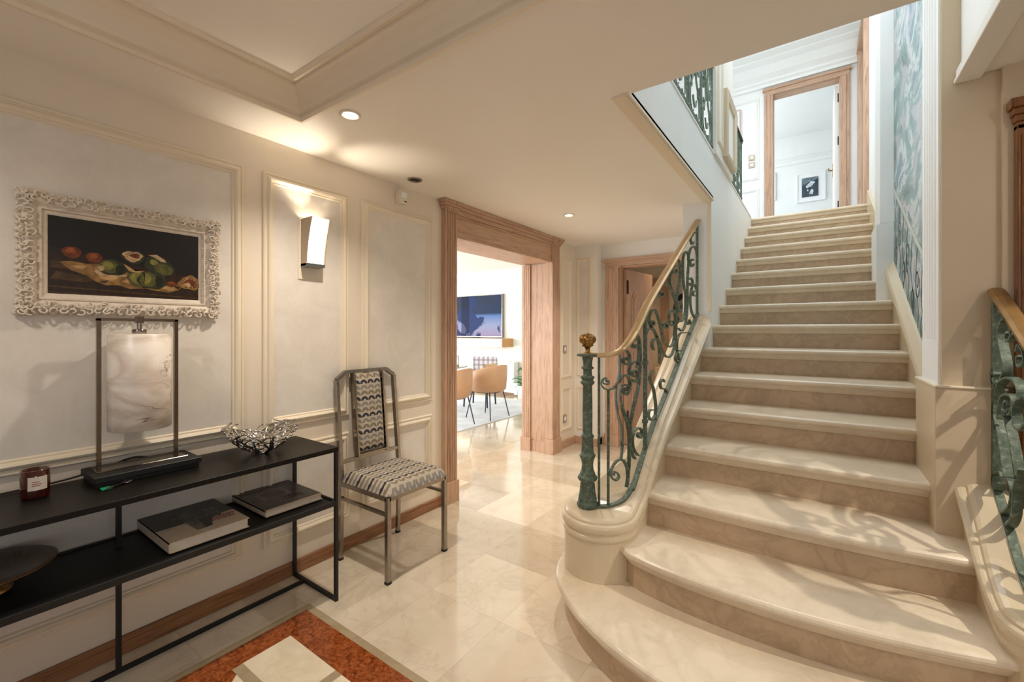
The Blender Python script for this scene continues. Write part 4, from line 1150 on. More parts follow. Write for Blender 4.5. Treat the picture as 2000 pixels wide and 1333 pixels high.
cd = MB().tube(spline([(-2.345, .64, LB - .01), (-2.368, .58, TZ + .045), (-2.366, .50, TZ + .028), (-2.358, .40, TZ + .012), (-2.356, .30, TZ + .006), (-2.352, .1, TZ + .005), (-2.35, -.2, TZ + .005)], 6), .0035, 8)
put(cd.build('cord', M['dark']), lamp)

# ------------------------------------------------------------------ candle, keys, bowl, books, footed dish
cx, cy = -2.232, .282
candle = thing('scented_candle', (cx, cy, TZ), 'amber glass candle jar with a cream label at the left of the console', 'candle')
def amber():
    t = NT('amber_glass'); t.base(srgb(72, 20, 8)); t.set(0.06, 0, 0.5); t.b.inputs['Transmission Weight'].default_value = 0.45; return t.m
M['amber'] = amber()
jr = MB().lathe([(.030, TZ), (.035, TZ + .004), (.0365, TZ + .012), (.0365, TZ + .098), (.0335, TZ + .099), (.0335, TZ + .050), (.001, TZ + .049)], (cx, cy), 40)
put(jr.build('glass_jar', M['amber']), candle)
put(MB().lathe([(.033, TZ + .0495), (.033, TZ + .056)], (cx, cy), 32).build('wax', M['wax']), candle)
lb = MB(); rows = []
for z in (TZ + .032, TZ + .078): rows.append([(cx + .0372 * math.cos(a), cy + .0372 * math.sin(a), z) for a in [(-.62 + 1.35 * k / 14) for k in range(15)]])
lb.grid(rows); lbo = put(lb.build('label_sticker', M['paper']), candle)
ln = MB()
for i, (z, a0, a1) in enumerate(((TZ + .060, -.3, .15), (TZ + .053, -.35, .3), (TZ + .047, -.35, .2))):
    ln.grid([[(cx + .0376 * math.cos(a), cy + .0376 * math.sin(a), z + d) for a in [a0 + (a1 - a0) * k / 8 for k in range(9)]] for d in (0, .0022)])
M['redink'] = paint('red_print', srgb(150, 40, 40), 0.6, 0.1, 40)
put(ln.build('printed_line', M['redink']), lbo)

keys = thing('key_bunch', (-2.13, .48, TZ), 'small bunch of keys with a green tag on the console beside the lamp', 'keys')
put(MB().box(-2.150, -2.118, .432, .462, TZ, TZ + .005).build('key_tag', M['greenplastic'], None, .002), keys)
kk = MB(); kk.bar((-2.105, .440, TZ + .008), (-2.140, .492, TZ + .010), .006, .002); kk.lathe([(.010, TZ + .008), (.010, TZ + .011)], (-2.148, .502), 16)
for q in range(4): kk.box(-2.112 - q * .006, -2.109 - q * .006, .441 + q * .008, .447 + q * .008, TZ + .007, TZ + .010)
put(kk.build('key', M['silver']), keys)
kk = MB(); kk.bar((-2.128, .450, TZ + .005), (-2.152, .496, TZ + .006), .006, .002); kk.lathe([(.009, TZ + .004), (.009, TZ + .007)], (-2.158, .506), 16)
put(kk.build('key', M['brass']), keys)
ring = MB().tube([(-2.150 + .014 * math.cos(a), .512 + .014 * math.sin(a), TZ + .008 + .003 * math.sin(a * 2)) for a in [2 * math.pi * k / 20 for k in range(21)]], .0013, 6)
put(ring.build('key_ring', M['silver']), keys)

bowl = MB(); rnd = random.Random(11)
bx, by = -2.168, 1.010
def bp(r, a):
    z = TZ + .006 + .098 * (r / .15) ** 2.0
    return (bx + r * math.cos(a), by + r * math.sin(a), z)
def branch(r, a, da, length, rad, depth):
    pts = [bp(r, a)]; n = max(4, int(length / .012))
    for i in range(n):
        r += length / n * .82; a += da / n + rnd.uniform(-.05, .05)
        q = bp(min(r, .155), a); lift = max(0, r - .150) * .6
        pts.append((q[0] + rnd.uniform(-.002, .002), q[1] + rnd.uniform(-.002, .002), q[2] + lift * 1.2 + rnd.uniform(-.003, .004)))
        if depth and i in (n // 3, 2 * n // 3) : branch(r, a, rnd.choice((-1, 1)) * rnd.uniform(.35, .6), length * rnd.uniform(.3, .5), rad * .85, depth - 1)
    bowl.tube(pts, rad, 6, 0, rad * .65)
    p = pts[-1]; bowl.lathe([(rad * .3, p[2] - rad), (rad * .95, p[2] - rad * .3), (rad * .95, p[2] + rad * .3), (rad * .3, p[2] + rad)], (p[0], p[1]), 6)
for i in range(17):
    a = 2 * math.pi * i / 17 + rnd.uniform(-.1, .1)
    branch(.018, a, rnd.uniform(-.5, .5), .15 + rnd.uniform(-.02, .02), .0066, 2)
bowl.lathe([(.03, TZ), (.034, TZ + .004), (.03, TZ + .010)], (bx, by), 20)
tag(bowl.build('coral_bowl', M['silver']), 'polished silver bowl of tangled coral-like branches on the console', 'bowl')

def text_mark(s, size, loc, rotz, mat, parent, name='title'):
    cu = bpy.data.curves.new(name, 'FONT'); cu.body = s; cu.size = size; cu.extrude = .0004
    tmp = bpy.data.objects.new(name, cu); COL.objects.link(tmp)
    dg = bpy.context.evaluated_depsgraph_get(); me = bpy.data.meshes.new_from_object(tmp.evaluated_get(dg))
    bpy.data.objects.remove(tmp); me.transform(Matrix.Translation(loc) @ Matrix.Rotation(rotz, 4, 'Z'))
    me.materials.clear(); me.materials.append(mat); o = bpy.data.objects.new(name, me); COL.objects.link(o)
    return put(o, parent)
def book(x0, x1, y0, y1, h, label, covers, strokes):
    b = thing('book', (x0, y0, SH), label, 'book', 'large books on the console shelf')
    cv = MB(); cv.box(x0, x1, y0, y1, SH, SH + .0035); cv.box(x0, x1, y0, y1, SH + h - .0035, SH + h); cv.box(x0, x1, y0, y0 + .003, SH, SH + h)
    put(cv.build('cover', covers[0]), b)
    put(MB().box(x0 + .004, x1 - .005, y0 + .003, y1 - .005, SH + .0035, SH + h - .0035).build('pages', M['paper']), b)
    return b
M['bookcream'] = paint('cream_book_board', srgb(206, 184, 158), 0.45, 0.05, 30)
M['bookblack'] = paint('near_black_print', srgb(22, 20, 20), 0.35, 0.1, 20)
M['bookgrey'] = paint('charcoal_print', srgb(74, 70, 64), 0.35, 0.35, 16)
M['bookmid'] = paint('grey_photo_print', srgb(110, 102, 94), 0.4, 0.3, 26)
M['booktitle'] = paint('black_title_ink', srgb(10, 9, 9), 0.25, 0.0)
b1 = book(-2.372, -2.003, .595, .880, .040, 'thick book with a half black, half cream cover and red lettering', [M['bookcream']], None)
t1 = MB(); zt = SH + .040
t1.box(-2.372, -2.165, .596, .880, zt, zt + .0006, 0)
t1.prism([(-2.20, .70), (-2.28, .69), (-2.30, .75), (-2.24, .84), (-2.16, .83), (-2.12, .76), (-2.16, .71)], zt, zt + .0010, 'z', 1)
t1.prism([(-2.19, .700), (-2.05, .705), (-2.05, .735), (-2.17, .745)], zt, zt + .0009, 'z', 2)
t1.prism([(-2.17, .745), (-2.05, .735), (-2.055, .76), (-2.15, .79)], zt, zt + .0011, 'z', 0)
rr = random.Random(4)
for i in range(26):
    x = -2.27 + rr.uniform(-.04, .14); y = .77 + rr.uniform(-.09, .06)
    t1.prism([(x, y), (x + .02, y + rr.uniform(-.01, .01)), (x + rr.uniform(0, .02), y + .022)], zt, zt + .0013, 'z', rr.choice((0, 1, 2, 2)))
put(t1.build('cover_photo', [M['bookblack'], M['bookgrey'], M['bookmid']]), b1)
t2 = MB()
for j, (x, y0, n) in enumerate(((-2.118, .775, 11), (-2.092, .775, 10))):
    for i in range(n):
        y = y0 + i * .0088; t2.box(x - .017, x, y, y + .0022, zt, zt + .0014); t2.box(x - .017 + (i % 3) * .006, x - .014 + (i % 3) * .006, y, y + .0062, zt, zt + .0014)
put(t2.build('red_lettering', M['redink']), b1)
b2 = book(-2.374, -2.036, .962, 1.238, .028, 'thinner dark grey book with black title, nearer the chair end of the shelf', [M['bookcream']], None)
zt = SH + .028; t3 = MB(); M['bookbrown'] = paint('dark_brown_print', srgb(78, 62, 56), 0.4, 0.1, 20)
t3.box(-2.374, -2.052, .965, 1.238, zt, zt + .0005, 0); t3.box(-2.300, -2.17, 1.02, 1.16, zt, zt + .0009, 1); t3.box(-2.374, -2.312, .965, 1.238, zt, zt + .0008, 2)
t3.prism([(-2.28, 1.07), (-2.25, 1.04), (-2.20, 1.06), (-2.18, 1.12), (-2.22, 1.15), (-2.27, 1.13)], zt, zt + .0013, 'z', 2)
put(t3.build('cover_photo', [M['bookgrey'], M['bookmid'], M['bookbrown']]), b2)
text_mark('ICONIC', .066, Vector((-2.320, .975, zt + .0014)), math.pi / 2, M['booktitle'], b2)
t4 = MB()
for j, x in enumerate((-2.13, -2.105)):
    for i in range(9): t4.box(x - .016, x, 1.10 + i * .010, 1.103 + i * .010, zt, zt + .0012); t4.box(x - .016, x - .012, 1.10 + i * .010, 1.107 + i * .010, zt, zt + .0012)
put(t4.build('subtitle', M['booktitle']), b2)

dish = thing('footed_dish', (-2.19, .165, SH), 'round shallow wooden dish on a small foot, lower left on the shelf', 'dish')
M['dishwood'] = wood('dark_polished_wood', srgb(84, 58, 36), srgb(38, 24, 14), (0.6, 4.0, 3.0), 0.22)
dm = MB().lathe([(.02, .548), (.08, .550), (.13, .560), (.160, .572), (.166, .580), (.160, .582), (.12, .570), (.06, .560), (.001, .558)], (-2.19, .165), 56)
put(dm.build('dish_plate', M['dishwood']), dish)
put(MB().lathe([(.062, SH), (.064, SH + .006), (.030, SH + .018), (.024, .545), (.03, .552)], (-2.19, .165), 36).build('dish_foot', M['brass']), dish)

# ------------------------------------------------------------------ framed still life
pic = thing('framed_painting', (XW, .57, 1.64), 'dark still life of fruit in an ornate carved white frame', 'painting')
PY0, PY1, PZ0, PZ1 = .252, .898, 1.412, 1.868
iy0, iy1, iz0, iz1 = .328, .818, 1.486, 1.794
f1 = MB().sweep_rect((PY0 + .006, PY1 - .006, PZ0 + .006, PZ1 - .006), [(0, 0), (0, .018), (.006, .026), (.018, .034), (.034, .030), (.046, .020), (.050, .024), (.056, .024), (.060, .016), (.068, .014), (.0735, .010), (.0735, 0)], lambda a, b, h: (XW + h, a, b))
rnd = random.Random(3)
def curl(y, z, r, a0, s):
    pts = []; n = 11
    for k in range(n):
        q = k / (n - 1); a = a0 + s * q * 4.6; rr = r * (1 - .62 * q); pts.append((XW + .034 + .006 * math.sin(q * 3), y + rr * math.cos(a), z + rr * math.sin(a)))
    f1.tube(pts, .0042, 5, 0, .0028)
def lump(y, z, r, h=.03):
    f1.lathe([(r, 0), (r * .9, r * .4), (r * .5, r * .75), (r * .1, r * .85)], (0, 0), 7)
    for i in range(len(f1.v) - (7 * 4 + 14), len(f1.v)):
        a, b, c = f1.v[i]; f1.v[i] = (XW + h + c, y + a, z + b)
per = []
u = PY0
while u < PY1: per += [(u, PZ0, 0), (u, PZ1, 1)]; u += .0235
u = PZ0
while u < PZ1: per += [(PY0, u, 2), (PY1, u, 3)]; u += .0235
cyy, czz = (PY0 + PY1) / 2, (PZ0 + PZ1) / 2
for y, z, s in per:
    dy = (0, 0, 1, -1)[s]; dz = (1, -1, 0, 0)[s]
    for k, dd in enumerate((.013, .033)):
        yy = min(max(y + dy * dd + rnd.uniform(-.004, .004), PY0 + .008), PY1 - .008); zz = min(max(z + dz * dd + rnd.uniform(-.004, .004), PZ0 + .008), PZ1 - .008)
        curl(yy, zz, .0125 + rnd.uniform(-.002, .003), rnd.uniform(0, 6.3), rnd.choice((-1, 1)))
    lump(y + dy * .004, z + dz * .004, .0085 + rnd.uniform(-.002, .003), .016)
    lump(y + dy * (.022 + rnd.uniform(-.004, .004)), z + dz * .022, .006, .033)
y = PY0 + .066
while y < PY1 - .06: lump(y, iz0 - .014, .0035, .020); lump(y, iz1 + .014, .0035, .020); y += .0095
z = PZ0 + .066
while z < PZ1 - .06: lump(iy0 - .014, z, .0035, .020); lump(iy1 + .014, z, .0035, .020); z += .0095
put(f1.build('picture_frame', M['bead']), pic)
# painted canvas: background, table, cloth and fruit as patches of paint
cv = MB().box(XW + .004, XW + .010, iy0 - .004, iy1 + .004, iz0 - .004, iz1 + .004, 0)
W, Hh = iy1 - iy0, iz1 - iz0
lvl = [0]
def patch(pts, mi, sm=True):
    """pts in picture fractions (0..1 across, 0..1 up)."""
    lvl[0] += 1; x = XW + .010 + lvl[0] * .00004
    n = len(pts); c = (sum(p[0] for p in pts) / n, sum(p[1] for p in pts) / n)
    vs = [(x, iy0 + a * W, iz0 + b * Hh) for a, b in pts] + [(x, iy0 + c[0] * W, iz0 + c[1] * Hh)]
    cv.add(vs, [(i, (i + 1) % n, n) for i in range(n)], mi)
def blob(a, b, ra, rb, mi, rot=0.0, n=28, wob=.05, seed=0):
    q = random.Random(seed + int(a * 997)); ph = q.uniform(0, 6)
    pts = []
    for k in range(n):
        t = 2 * math.pi * k / n; w = 1 + wob * math.sin(3 * t + ph) + wob * .6 * math.sin(7 * t + ph)
        u, v = ra * math.cos(t) * w, rb * math.sin(t) * w
        pts.append((a + u * math.cos(rot) - v * math.sin(rot) * Hh / W, b + u * math.sin(rot) * W / Hh + v * math.cos(rot)))
    patch(pts, mi)
patch([(0, 0), (1, 0), (1, .36), (.6, .44), (0, .60)], 1)
patch([(0, .10), (1, .04), (1, .055), (0, .12)], 2); patch([(0, .03), (1, 0.0), (1, .012), (0, .045)], 2)
patch([(0.02, .20), (.22, .18), (.3, .24), (.05, .30)], 2); patch([(0.02, .34), (.16, .34), (.12, .42), (.02, .43)], 2)
patch([(.07, .42), (.14, .44), (.22, .42), (.32, .44), (.42, .40), (.55, .30), (.72, .26), (.88, .22), (.84, .15), (.76, .11), (.66, .13), (.60, .15), (.50, .13), (.42, .17), (.34, .16), (.28, .20), (.22, .27), (.14, .32), (.10, .37)], 3)
for pp in ([(.28, .26), (.38, .22), (.42, .27), (.36, .30)], [(.44, .22), (.54, .20), (.58, .25), (.48, .27)], [(.70, .17), (.80, .14), (.82, .19), (.74, .21)], [(.12, .38), (.20, .34), (.24, .40)]): patch(pp, 4)
for pp in ([(.30, .20), (.34, .19), (.36, .23)], [(.56, .16), (.62, .15), (.60, .20)], [(.84, .16), (.86, .20), (.80, .22)]): patch(pp, 1)
patch([(.27, .33), (.30, .28), (.42, .28), (.50, .31), (.40, .33), (.32, .32), (.28, .40)], 9)
blob(.14, .55, .055, .075, 5); blob(.135, .57, .030, .035, 6); blob(.27, .51, .050, .070, 5); blob(.265, .53, .026, .034, 6)
blob(.70, .47, .115, .125, 7, -.35); blob(.73, .44, .075, .075, 8, -.35); blob(.66, .53, .03, .04, 10, -.3)
patch([(.62, .62), (.68, .64), (.74, .58), (.75, .54), (.71, .55), (.66, .60)], 9)
blob(.52, .57, .080, .090, 7); blob(.515, .58, .065, .072, 9, wob=.12); blob(.53, .59, .035, .032, 5, wob=.15)
for k in range(14):
    t = 2 * math.pi * k / 14; patch([(.52 + .035 * math.cos(t), .585 + .04 * math.sin(t)), (.52 + .065 * math.cos(t + .1), .58 + .072 * math.sin(t + .1)), (.52 + .04 * math.cos(t + .2), .58 + .045 * math.sin(t + .2))], 11)
blob(.385, .40, .095, .105, 7); blob(.36, .41, .062, .085, 8); blob(.355, .42, .035, .055, 10); blob(.43, .38, .030, .06, 12); blob(.31, .38, .022, .035, 9)
blob(.56, .28, .080, .115, 8); blob(.545, .29, .050, .080, 10); blob(.65, .27, .105, .125, 7); blob(.62, .28, .060, .105, 8); blob(.61, .29, .030, .075, 10); blob(.70, .26, .030, .08, 12)
patch([(.58, .38), (.60, .36), (.595, .24), (.585, .20), (.59, .30)], 12)
patch([(.50, .42), (.53, .38), (.60, .40), (.56, .36), (.49, .37), (.45, .47)], 4)
blob(.79, .24, .040, .040, 5, wob=.02); blob(.785, .25, .02, .018, 6)
blob(.93, .27, .085, .105, 3, wob=.12); blob(.93, .26, .055, .070, 5, wob=.15); blob(.91, .24, .030, .030, 9, wob=.2)
for k in range(10):
    t = .6 + 2 * math.pi * k / 10; patch([(.93 + .04 * math.cos(t), .27 + .05 * math.sin(t)), (.93 + .068 * math.cos(t + .1), .27 + .098 * math.sin(t + .1)), (.93 + .045 * math.cos(t + .25), .27 + .055 * math.sin(t + .25))], 4)
P = lambda n, c, v=.25: paint('oil_' + n, srgb(*c), .35, v, 45, .15, 90)
put(cv.build('canvas', [P('black', (16, 12, 10), .1), P('umber', (40, 24, 12)), P('brown_streak', (72, 50, 24)), P('ochre_cloth', (138, 102, 56)), P('pale_cloth', (176, 138, 90)), P('rust', (104, 48, 20)), P('orange', (138, 72, 34)),
              P('deep_green', (44, 48, 28)), P('olive', (82, 80, 36)), P('cream', (178, 148, 110)), P('yellow_green', (120, 114, 54)), P('peach', (156, 106, 68)), P('shadow_green', (26, 26, 16))], recalc=False), pic)

# ------------------------------------------------------------------ wall sconce
sco = thing('wall_sconce', (XW, 1.40, 1.72), 'lit wall sconce with a curved white glass on the narrow wall panel', 'wall lamp')
put(MB().box(XW + .003, XW + .010, 1.298, 1.448, 1.640, 1.985).build('back_plate', M['moulding'], None, .002), sco)
put(MB().box(XW + .003, XW + .070, 1.312, 1.420, 1.708, 1.728).build('glass_holder', M['steel'], None, .002), sco)
M['cheek'] = paint('satin_grey_cheek', srgb(176, 160, 140), 0.4, 0.02, 10, 0, 60, 0.3)
M['opal'] = emitter('lit_opal_glass', (1.0, 0.90, 0.76, 1), 2.2)
M['clearglass'] = glass('clear_glass_edge', (0.95, 0.97, 0.95, 1))
gl = MB(); rows = []
def gx(z): return XW + .066 + .055 * ((z - 1.72) / .26) ** 1.8
for i in range(9):
    z = 1.728 + .250 * i / 8; x = gx(z); rows.append([(x, 1.320, z), (x, 1.416, z), (x - .008, 1.416, z), (x - .008, 1.320, z)])
gl.grid(rows, 0, False, True); gl.add(rows[0], [(0, 1, 2, 3)]); gl.add(rows[-1], [(3, 2, 1, 0)])
put(gl.build('glass_shade', M['opal'], None, .002), sco)
for yy, dz, dw in ((1.312, -.004, 0), (1.420, .0, 0)):
    g2 = MB(); rows = []
    for i in range(9):
        z = 1.712 + .266 * i / 8; x = gx(max(z, 1.72)); rows.append([(x + .003, yy, z), (x + .003, yy + .004, z), (XW + .012, yy + .004, z), (XW + .012, yy, z)])
    g2.grid(rows, 0, False, True); put(g2.build('side_cheek', M['cheek']), sco)
d = bpy.data.lights.new('sconce_bulb', 'POINT'); d.energy = 1.1; d.color = (1.0, 0.84, 0.64); d.shadow_soft_size = .012
o = bpy.data.objects.new('sconce_bulb', d); COL.objects.link(o); o.location = (XW + .045, 1.366, 1.93)
for tx, ty, tz, pw, an, bl_ in ((.13, 1.18, 2.364, 10, 76, 1.0), (.26, 1.64, 2.364, 9, 58, 1.0), (.0, 1.20, 2.17, 1.6, 17, .8), (.0, 1.35, 2.17, 2.0, 20, .8), (.0, 1.50, 2.15, 1.0, 15, .8)):
    spot('sconce_uplight', (XW + .050, 1.366, 1.965), (XW + tx, ty, tz), pw, (1.0, 0.88, 0.70), an, bl_, 0.006)

# alarm sensor and ceiling spots
al = thing('motion_sensor', (XW, 2.02, 2.24), 'small cream motion sensor high on the wall under the ceiling', 'alarm sensor')
put(MB().box(XW, XW + .045, 1.990, 2.060, 2.232, 2.318).build('housing', M['plastic'], None, .005), al)
put(MB().box(XW + .045, XW + .049, 2.0, 2.05, 2.268, 2.306).build('sensor_lens', M['white_gloss'], None, .002), al)
put(MB().box(XW + .045, XW + .047, 2.032, 2.050, 2.242, 2.250).build('indicator', M['dark']), al)
M['bulb'] = emitter('lit_spot_glass', (1.0, 0.88, 0.70, 1), 30.0)
def downlight(x, y, lit, label):
    t = thing('ceiling_spot', (x, y, ZC), label, 'ceiling spotlight', 'recessed ceiling spots')
    put(MB().lathe([(.048, ZC - .0005), (.048, ZC - .006), (.042, ZC - .008), (.034, ZC - .006), (.033, ZC - .0005)], (x, y), 36).build('rim', M['chrome'] if not lit else M['plastic']), t)
    put(MB().lathe([(.033, ZC - .0005), (.026, ZC - .0045), (.001, ZC - .005)], (x, y), 28).build('lamp_face', M['bulb'] if lit else M['dark']), t)
downlight(-1.79, 1.228, True, 'lit recessed ceiling spot beside the coffer corner')
downlight(-2.206, 2.006, False, 'unlit dark recessed spot in the ceiling near the wall sensor')
downlight(-1.777, 3.394, True, 'lit recessed ceiling spot deeper in the hall past the doorway')

# switches
def plate(name, x0, x1, y0, y1, z0, z1, label, cat, grp=None):
    t = thing(name, ((x0 + x1) / 2, (y0 + y1) / 2, z0), label, cat, grp)
    put(MB().box(x0, x1, y0, y1, z0, z1).build('cover_plate', M['switch'], None, .002), t)
    if x1 - x0 < y1 - y0: put(MB().box(x1, x1 + .004, y0 + .022, y1 - .022, z0 + .022, z1 - .022).build('rocker', M['white_gloss'], None, .001), t)
    else: put(MB().box(x0 + .022, x1 - .022, y0 - .004, y0, z0 + .022, z1 - .022).build('rocker', M['white_gloss'], None, .001), t)
plate('light_switch', XW, XW + .010, 4.40, 4.478, 1.092, 1.180, 'square metal light switch on the narrow wall beside the doorway', 'light switch')
plate('wall_socket', XW, XW + .010, 4.40, 4.478, .290, .380, 'square metal wall socket low on the wall beside the doorway', 'wall socket')
plate('light_switch', -.84, -.76, 7.385, 7.395, 3.905, 3.985, 'upper of two brass switch plates on the landing wall', 'light switch')
plate('light_switch', -.84, -.76, 7.385, 7.395, 3.795, 3.875, 'lower of two brass switch plates on the landing wall', 'light switch')

# ------------------------------------------------------------------ metal dining chair with patterned upholstery
ch = thing('dining_chair', (-2.07, 1.72, 0), 'brushed steel chair with scallop-patterned seat and tall back beside the console', 'chair')
fy0, fy1, fx, bxx = 1.510, 1.937, -1.868, -2.284
T = .026
for y in (fy0, fy1):
    put(MB().bar((fx, y, 0.012), (fx, y, .462), T).build('leg', M['steel'], None, .002), ch)
    put(MB().box(fx - T / 2 - .001, fx + T / 2 + .001, y - T / 2 - .001, y + T / 2 + .001, 0, .014).build('foot_cap', M['dark'], None, .001), ch)
    put(MB().bar((bxx - .012, y, 0.012), (bxx, y, .462), T * .9).build('leg', M['steel'], None, .002), ch)
    put(MB().box(bxx - .012 - T / 2, bxx - .012 + T / 2, y - T / 2, y + T / 2, 0, .014).build('foot_cap', M['dark'], None, .001), ch)
    put(MB().bar((bxx, y, .365), (fx, y, .365), .018).build('stretcher', M['steel'], None, .002), ch)
fm = MB().bar((bxx, fy0, .452), (fx, fy0, .452), T).bar((bxx, fy1, .452), (fx, fy1, .452), T).bar((fx, fy0, .452), (fx, fy1, .452), T).bar((bxx, fy0, .452), (bxx, fy1, .452), T)
put(fm.build('seat_frame', M['steel'], None, .002), ch)
def bk(y, z): return (bxx - .062 * (z - .45) / .65, y, z)
bf = MB()
loop = [bk(fy0 + .000, .46), bk(fy0 + .002, 1.055), bk(1.572, 1.098), bk(1.872, 1.098), bk(fy1 - .002, 1.055), bk(fy1, .46)]
for a, b in zip(loop, loop[1:]): bf.bar(a, b, .022, .030, 0, (1, 0, 0.1))
bf.bar(bk(fy0, .572), bk(fy1, .572), .022, .026, 0, (1, 0, 0.1))
put(bf.build('back_frame', M['steel'], None, .002), ch)
cf2 = MB(); c0, c1 = 1.618, 1.826
for a, b in ((bk(c0, .58), bk(c0, 1.09)), (bk(c1, .58), bk(c1, 1.09)), (bk(c0, .592), bk(c1, .592))): 
    cf2.bar((a[0] + .012, a[1], a[2]), (b[0] + .012, b[1], b[2]), .012, .040, 0, (1, 0, 0.1))
put(cf2.build('cushion_frame', M['chrome'], None, .002), ch)
def pad(nu, nv, fn, th):
    pass
bc = MB(); rows = []
N1, N2 = 14, 20
for s in (1, -1):
    rows = []
    for i in range(N2 + 1):
        v = i / N2; row = []
        for j in range(N1 + 1):
            u = j / N1; e = (1 - (2 * u - 1) ** 6) * (1 - (2 * v - 1) ** 10)
            y = c0 + .007 + (c1 - c0 - .014) * u; z = .600 + .482 * v; b = bk(y, z)
            row.append((b[0] + .012 + s * .026 * max(0, e) ** .5, y, z))
        rows.append(row)
    bc.grid(rows)
put(bc.build('back_cushion', M['fab_back']), ch)
sc_ = MB()
for s in (1, 0):
    rows = []
    for i in range(N2 + 1):
        v = i / N2; row = []
        for j in range(N2 + 1):
            u = j / N2; e = max(0, (1 - (2 * u - 1) ** 10) * (1 - (2 * v - 1) ** 10)) ** .4
            x = bxx - .005 + (fx - bxx + .020) * u; y = fy0 - .008 + (fy1 - fy0 + .016) * v
            row.append((x, y, .462 + (.062 * e * s)))
        rows.append(row)
    sc_.grid(rows)
put(sc_.build('seat_cushion', M['fab_seat']), ch)

# ------------------------------------------------------------------ cloakroom: oval mirror, small chest
mr = thing('oval_mirror', (-1.70, 6.99, 1.4), 'oval mirror in a black ornate frame on the cloakroom wall', 'mirror')
def oval(r, rz, k=32): return [(-1.66 + r * math.cos(2 * math.pi * i / k), 1.66 + rz * math.sin(2 * math.pi * i / k)) for i in range(k)]
put(MB().prism(oval(.17, .27), 6.955, 6.998, 'y').build('mirror_frame', M['dark'], None, .008), mr)
put(MB().prism(oval(.10, .19), 6.948, 6.956, 'y').build('mirror_glass', M['silver']), mr)
cs = thing('side_chest', (-1.75, 6.8, 0), 'cream chest of drawers below the oval mirror, behind the railing', 'chest')
put(MB().box(-2.0, -1.3, 6.58, 6.99, 0, .80).build('body', M['moulding'], None, .006), cs)
for i in range(3): put(MB().box(-1.97, -1.33, 6.565, 6.58, .10 + .23 * i, .29 + .23 * i).build('drawer', M['white'], None, .004), cs)

# ------------------------------------------------------------------ living room furniture
tv = thing('television', (-6.3, 7.47, 1.2), 'large flat television with a bluish reflection painted on its screen, on the living room wall', 'television')
put(MB().box(-7.15, -5.475, 7.425, 7.482, 1.205, 2.135).build('casing', M['steel'], None, .004), tv)
def screen():
    t = NT('television_reflection'); p = t.pos(); s = t.new('ShaderNodeSeparateXYZ'); t.link(p, s.inputs[0])  # switched-off screen; mirrored windows painted in as a weak glow
    up = t.ramp(t.math('DIVIDE', t.math('SUBTRACT', s.outputs[2], 1.2), .94), [(0.0, srgb(200, 176, 206)), (0.28, srgb(190, 196, 232)), (0.50, srgb(120, 160, 220)), (0.56, srgb(44, 66, 100)), (1.0, srgb(58, 70, 92))])
    w = t.noise(p, 1.8, 3, 0.5, 0.4)
    c = t.mix(t.ramp(w, [(0.58, (0, 0, 0, 1)), (0.61, (1, 1, 1, 1))]), up, srgb(44, 72, 128))
    x = t.ramp(t.math('DIVIDE', t.math('ADD', s.outputs[0], 7.15), 1.68), [(0.0, (1, 1, 1, 1)), (0.30, (1, 1, 1, 1)), (0.31, (0.25, 0.3, 0.42, 1)), (0.44, (0.25, 0.3, 0.42, 1)), (0.45, (1, 1, 1, 1))])
    x.node.color_ramp.interpolation = 'CONSTANT'
    c = t.mix(1.0, c, x, 'MULTIPLY')
    t.base((0.01, 0.01, 0.015, 1)); t.link(c, t.b.inputs['Emission Color']); t.b.inputs['Emission Strength'].default_value = 0.8; t.set(0.4, 0, 0, 0.05); return t.m
put(MB().box(-7.14, -5.49, 7.420, 7.426, 1.225, 2.122).build('screen', screen()), tv)
put(MB().box(-6.75, -6.15, 7.40, 7.46, 1.188, 1.206).build('stand', M['black'], None, .003), tv)
fs = thing('floating_shelf', (-6.4, 7.3, 1.0), 'long floating wall cabinet of pale oak under the television', 'wall shelf')
put(MB().box(-8.2, -5.245, 7.13, 7.5, 1.005, 1.185).build('body', M['honey'], None, .003), fs)
put(MB().box(-8.2, -5.26, 7.118, 7.131, 1.008, 1.182).build('front_panel', paint('pale_ash', srgb(236, 222, 204), .4, .03, 8)), fs)
rad = thing('radiator_cover', (-6.5, 7.4, 0), 'white slatted radiator cover along the far wall of the living room', 'radiator cover')
rb_ = MB().box(-8.4, -5.10, 7.34, 7.48, .06, .70)
for i in range(9): rb_.box(-8.4, -5.10, 7.318, 7.34, .075 + .070 * i, .130 + .070 * i)
put(rb_.build('slatted_body', M['white_gloss'], None, .003), rad)
put(MB().box(-5.10, -5.02, 7.32, 7.44, .03, .27).build('valve_cover', M['white_gloss'], None, .01), rad)

rug = MB().box(-6.6, -3.90, 4.05, 6.9, .0, .012)
tag(rug.build('rug', M['rug'], None, .003), 'pale patterned rug under the tan chairs in the living room', 'rug')

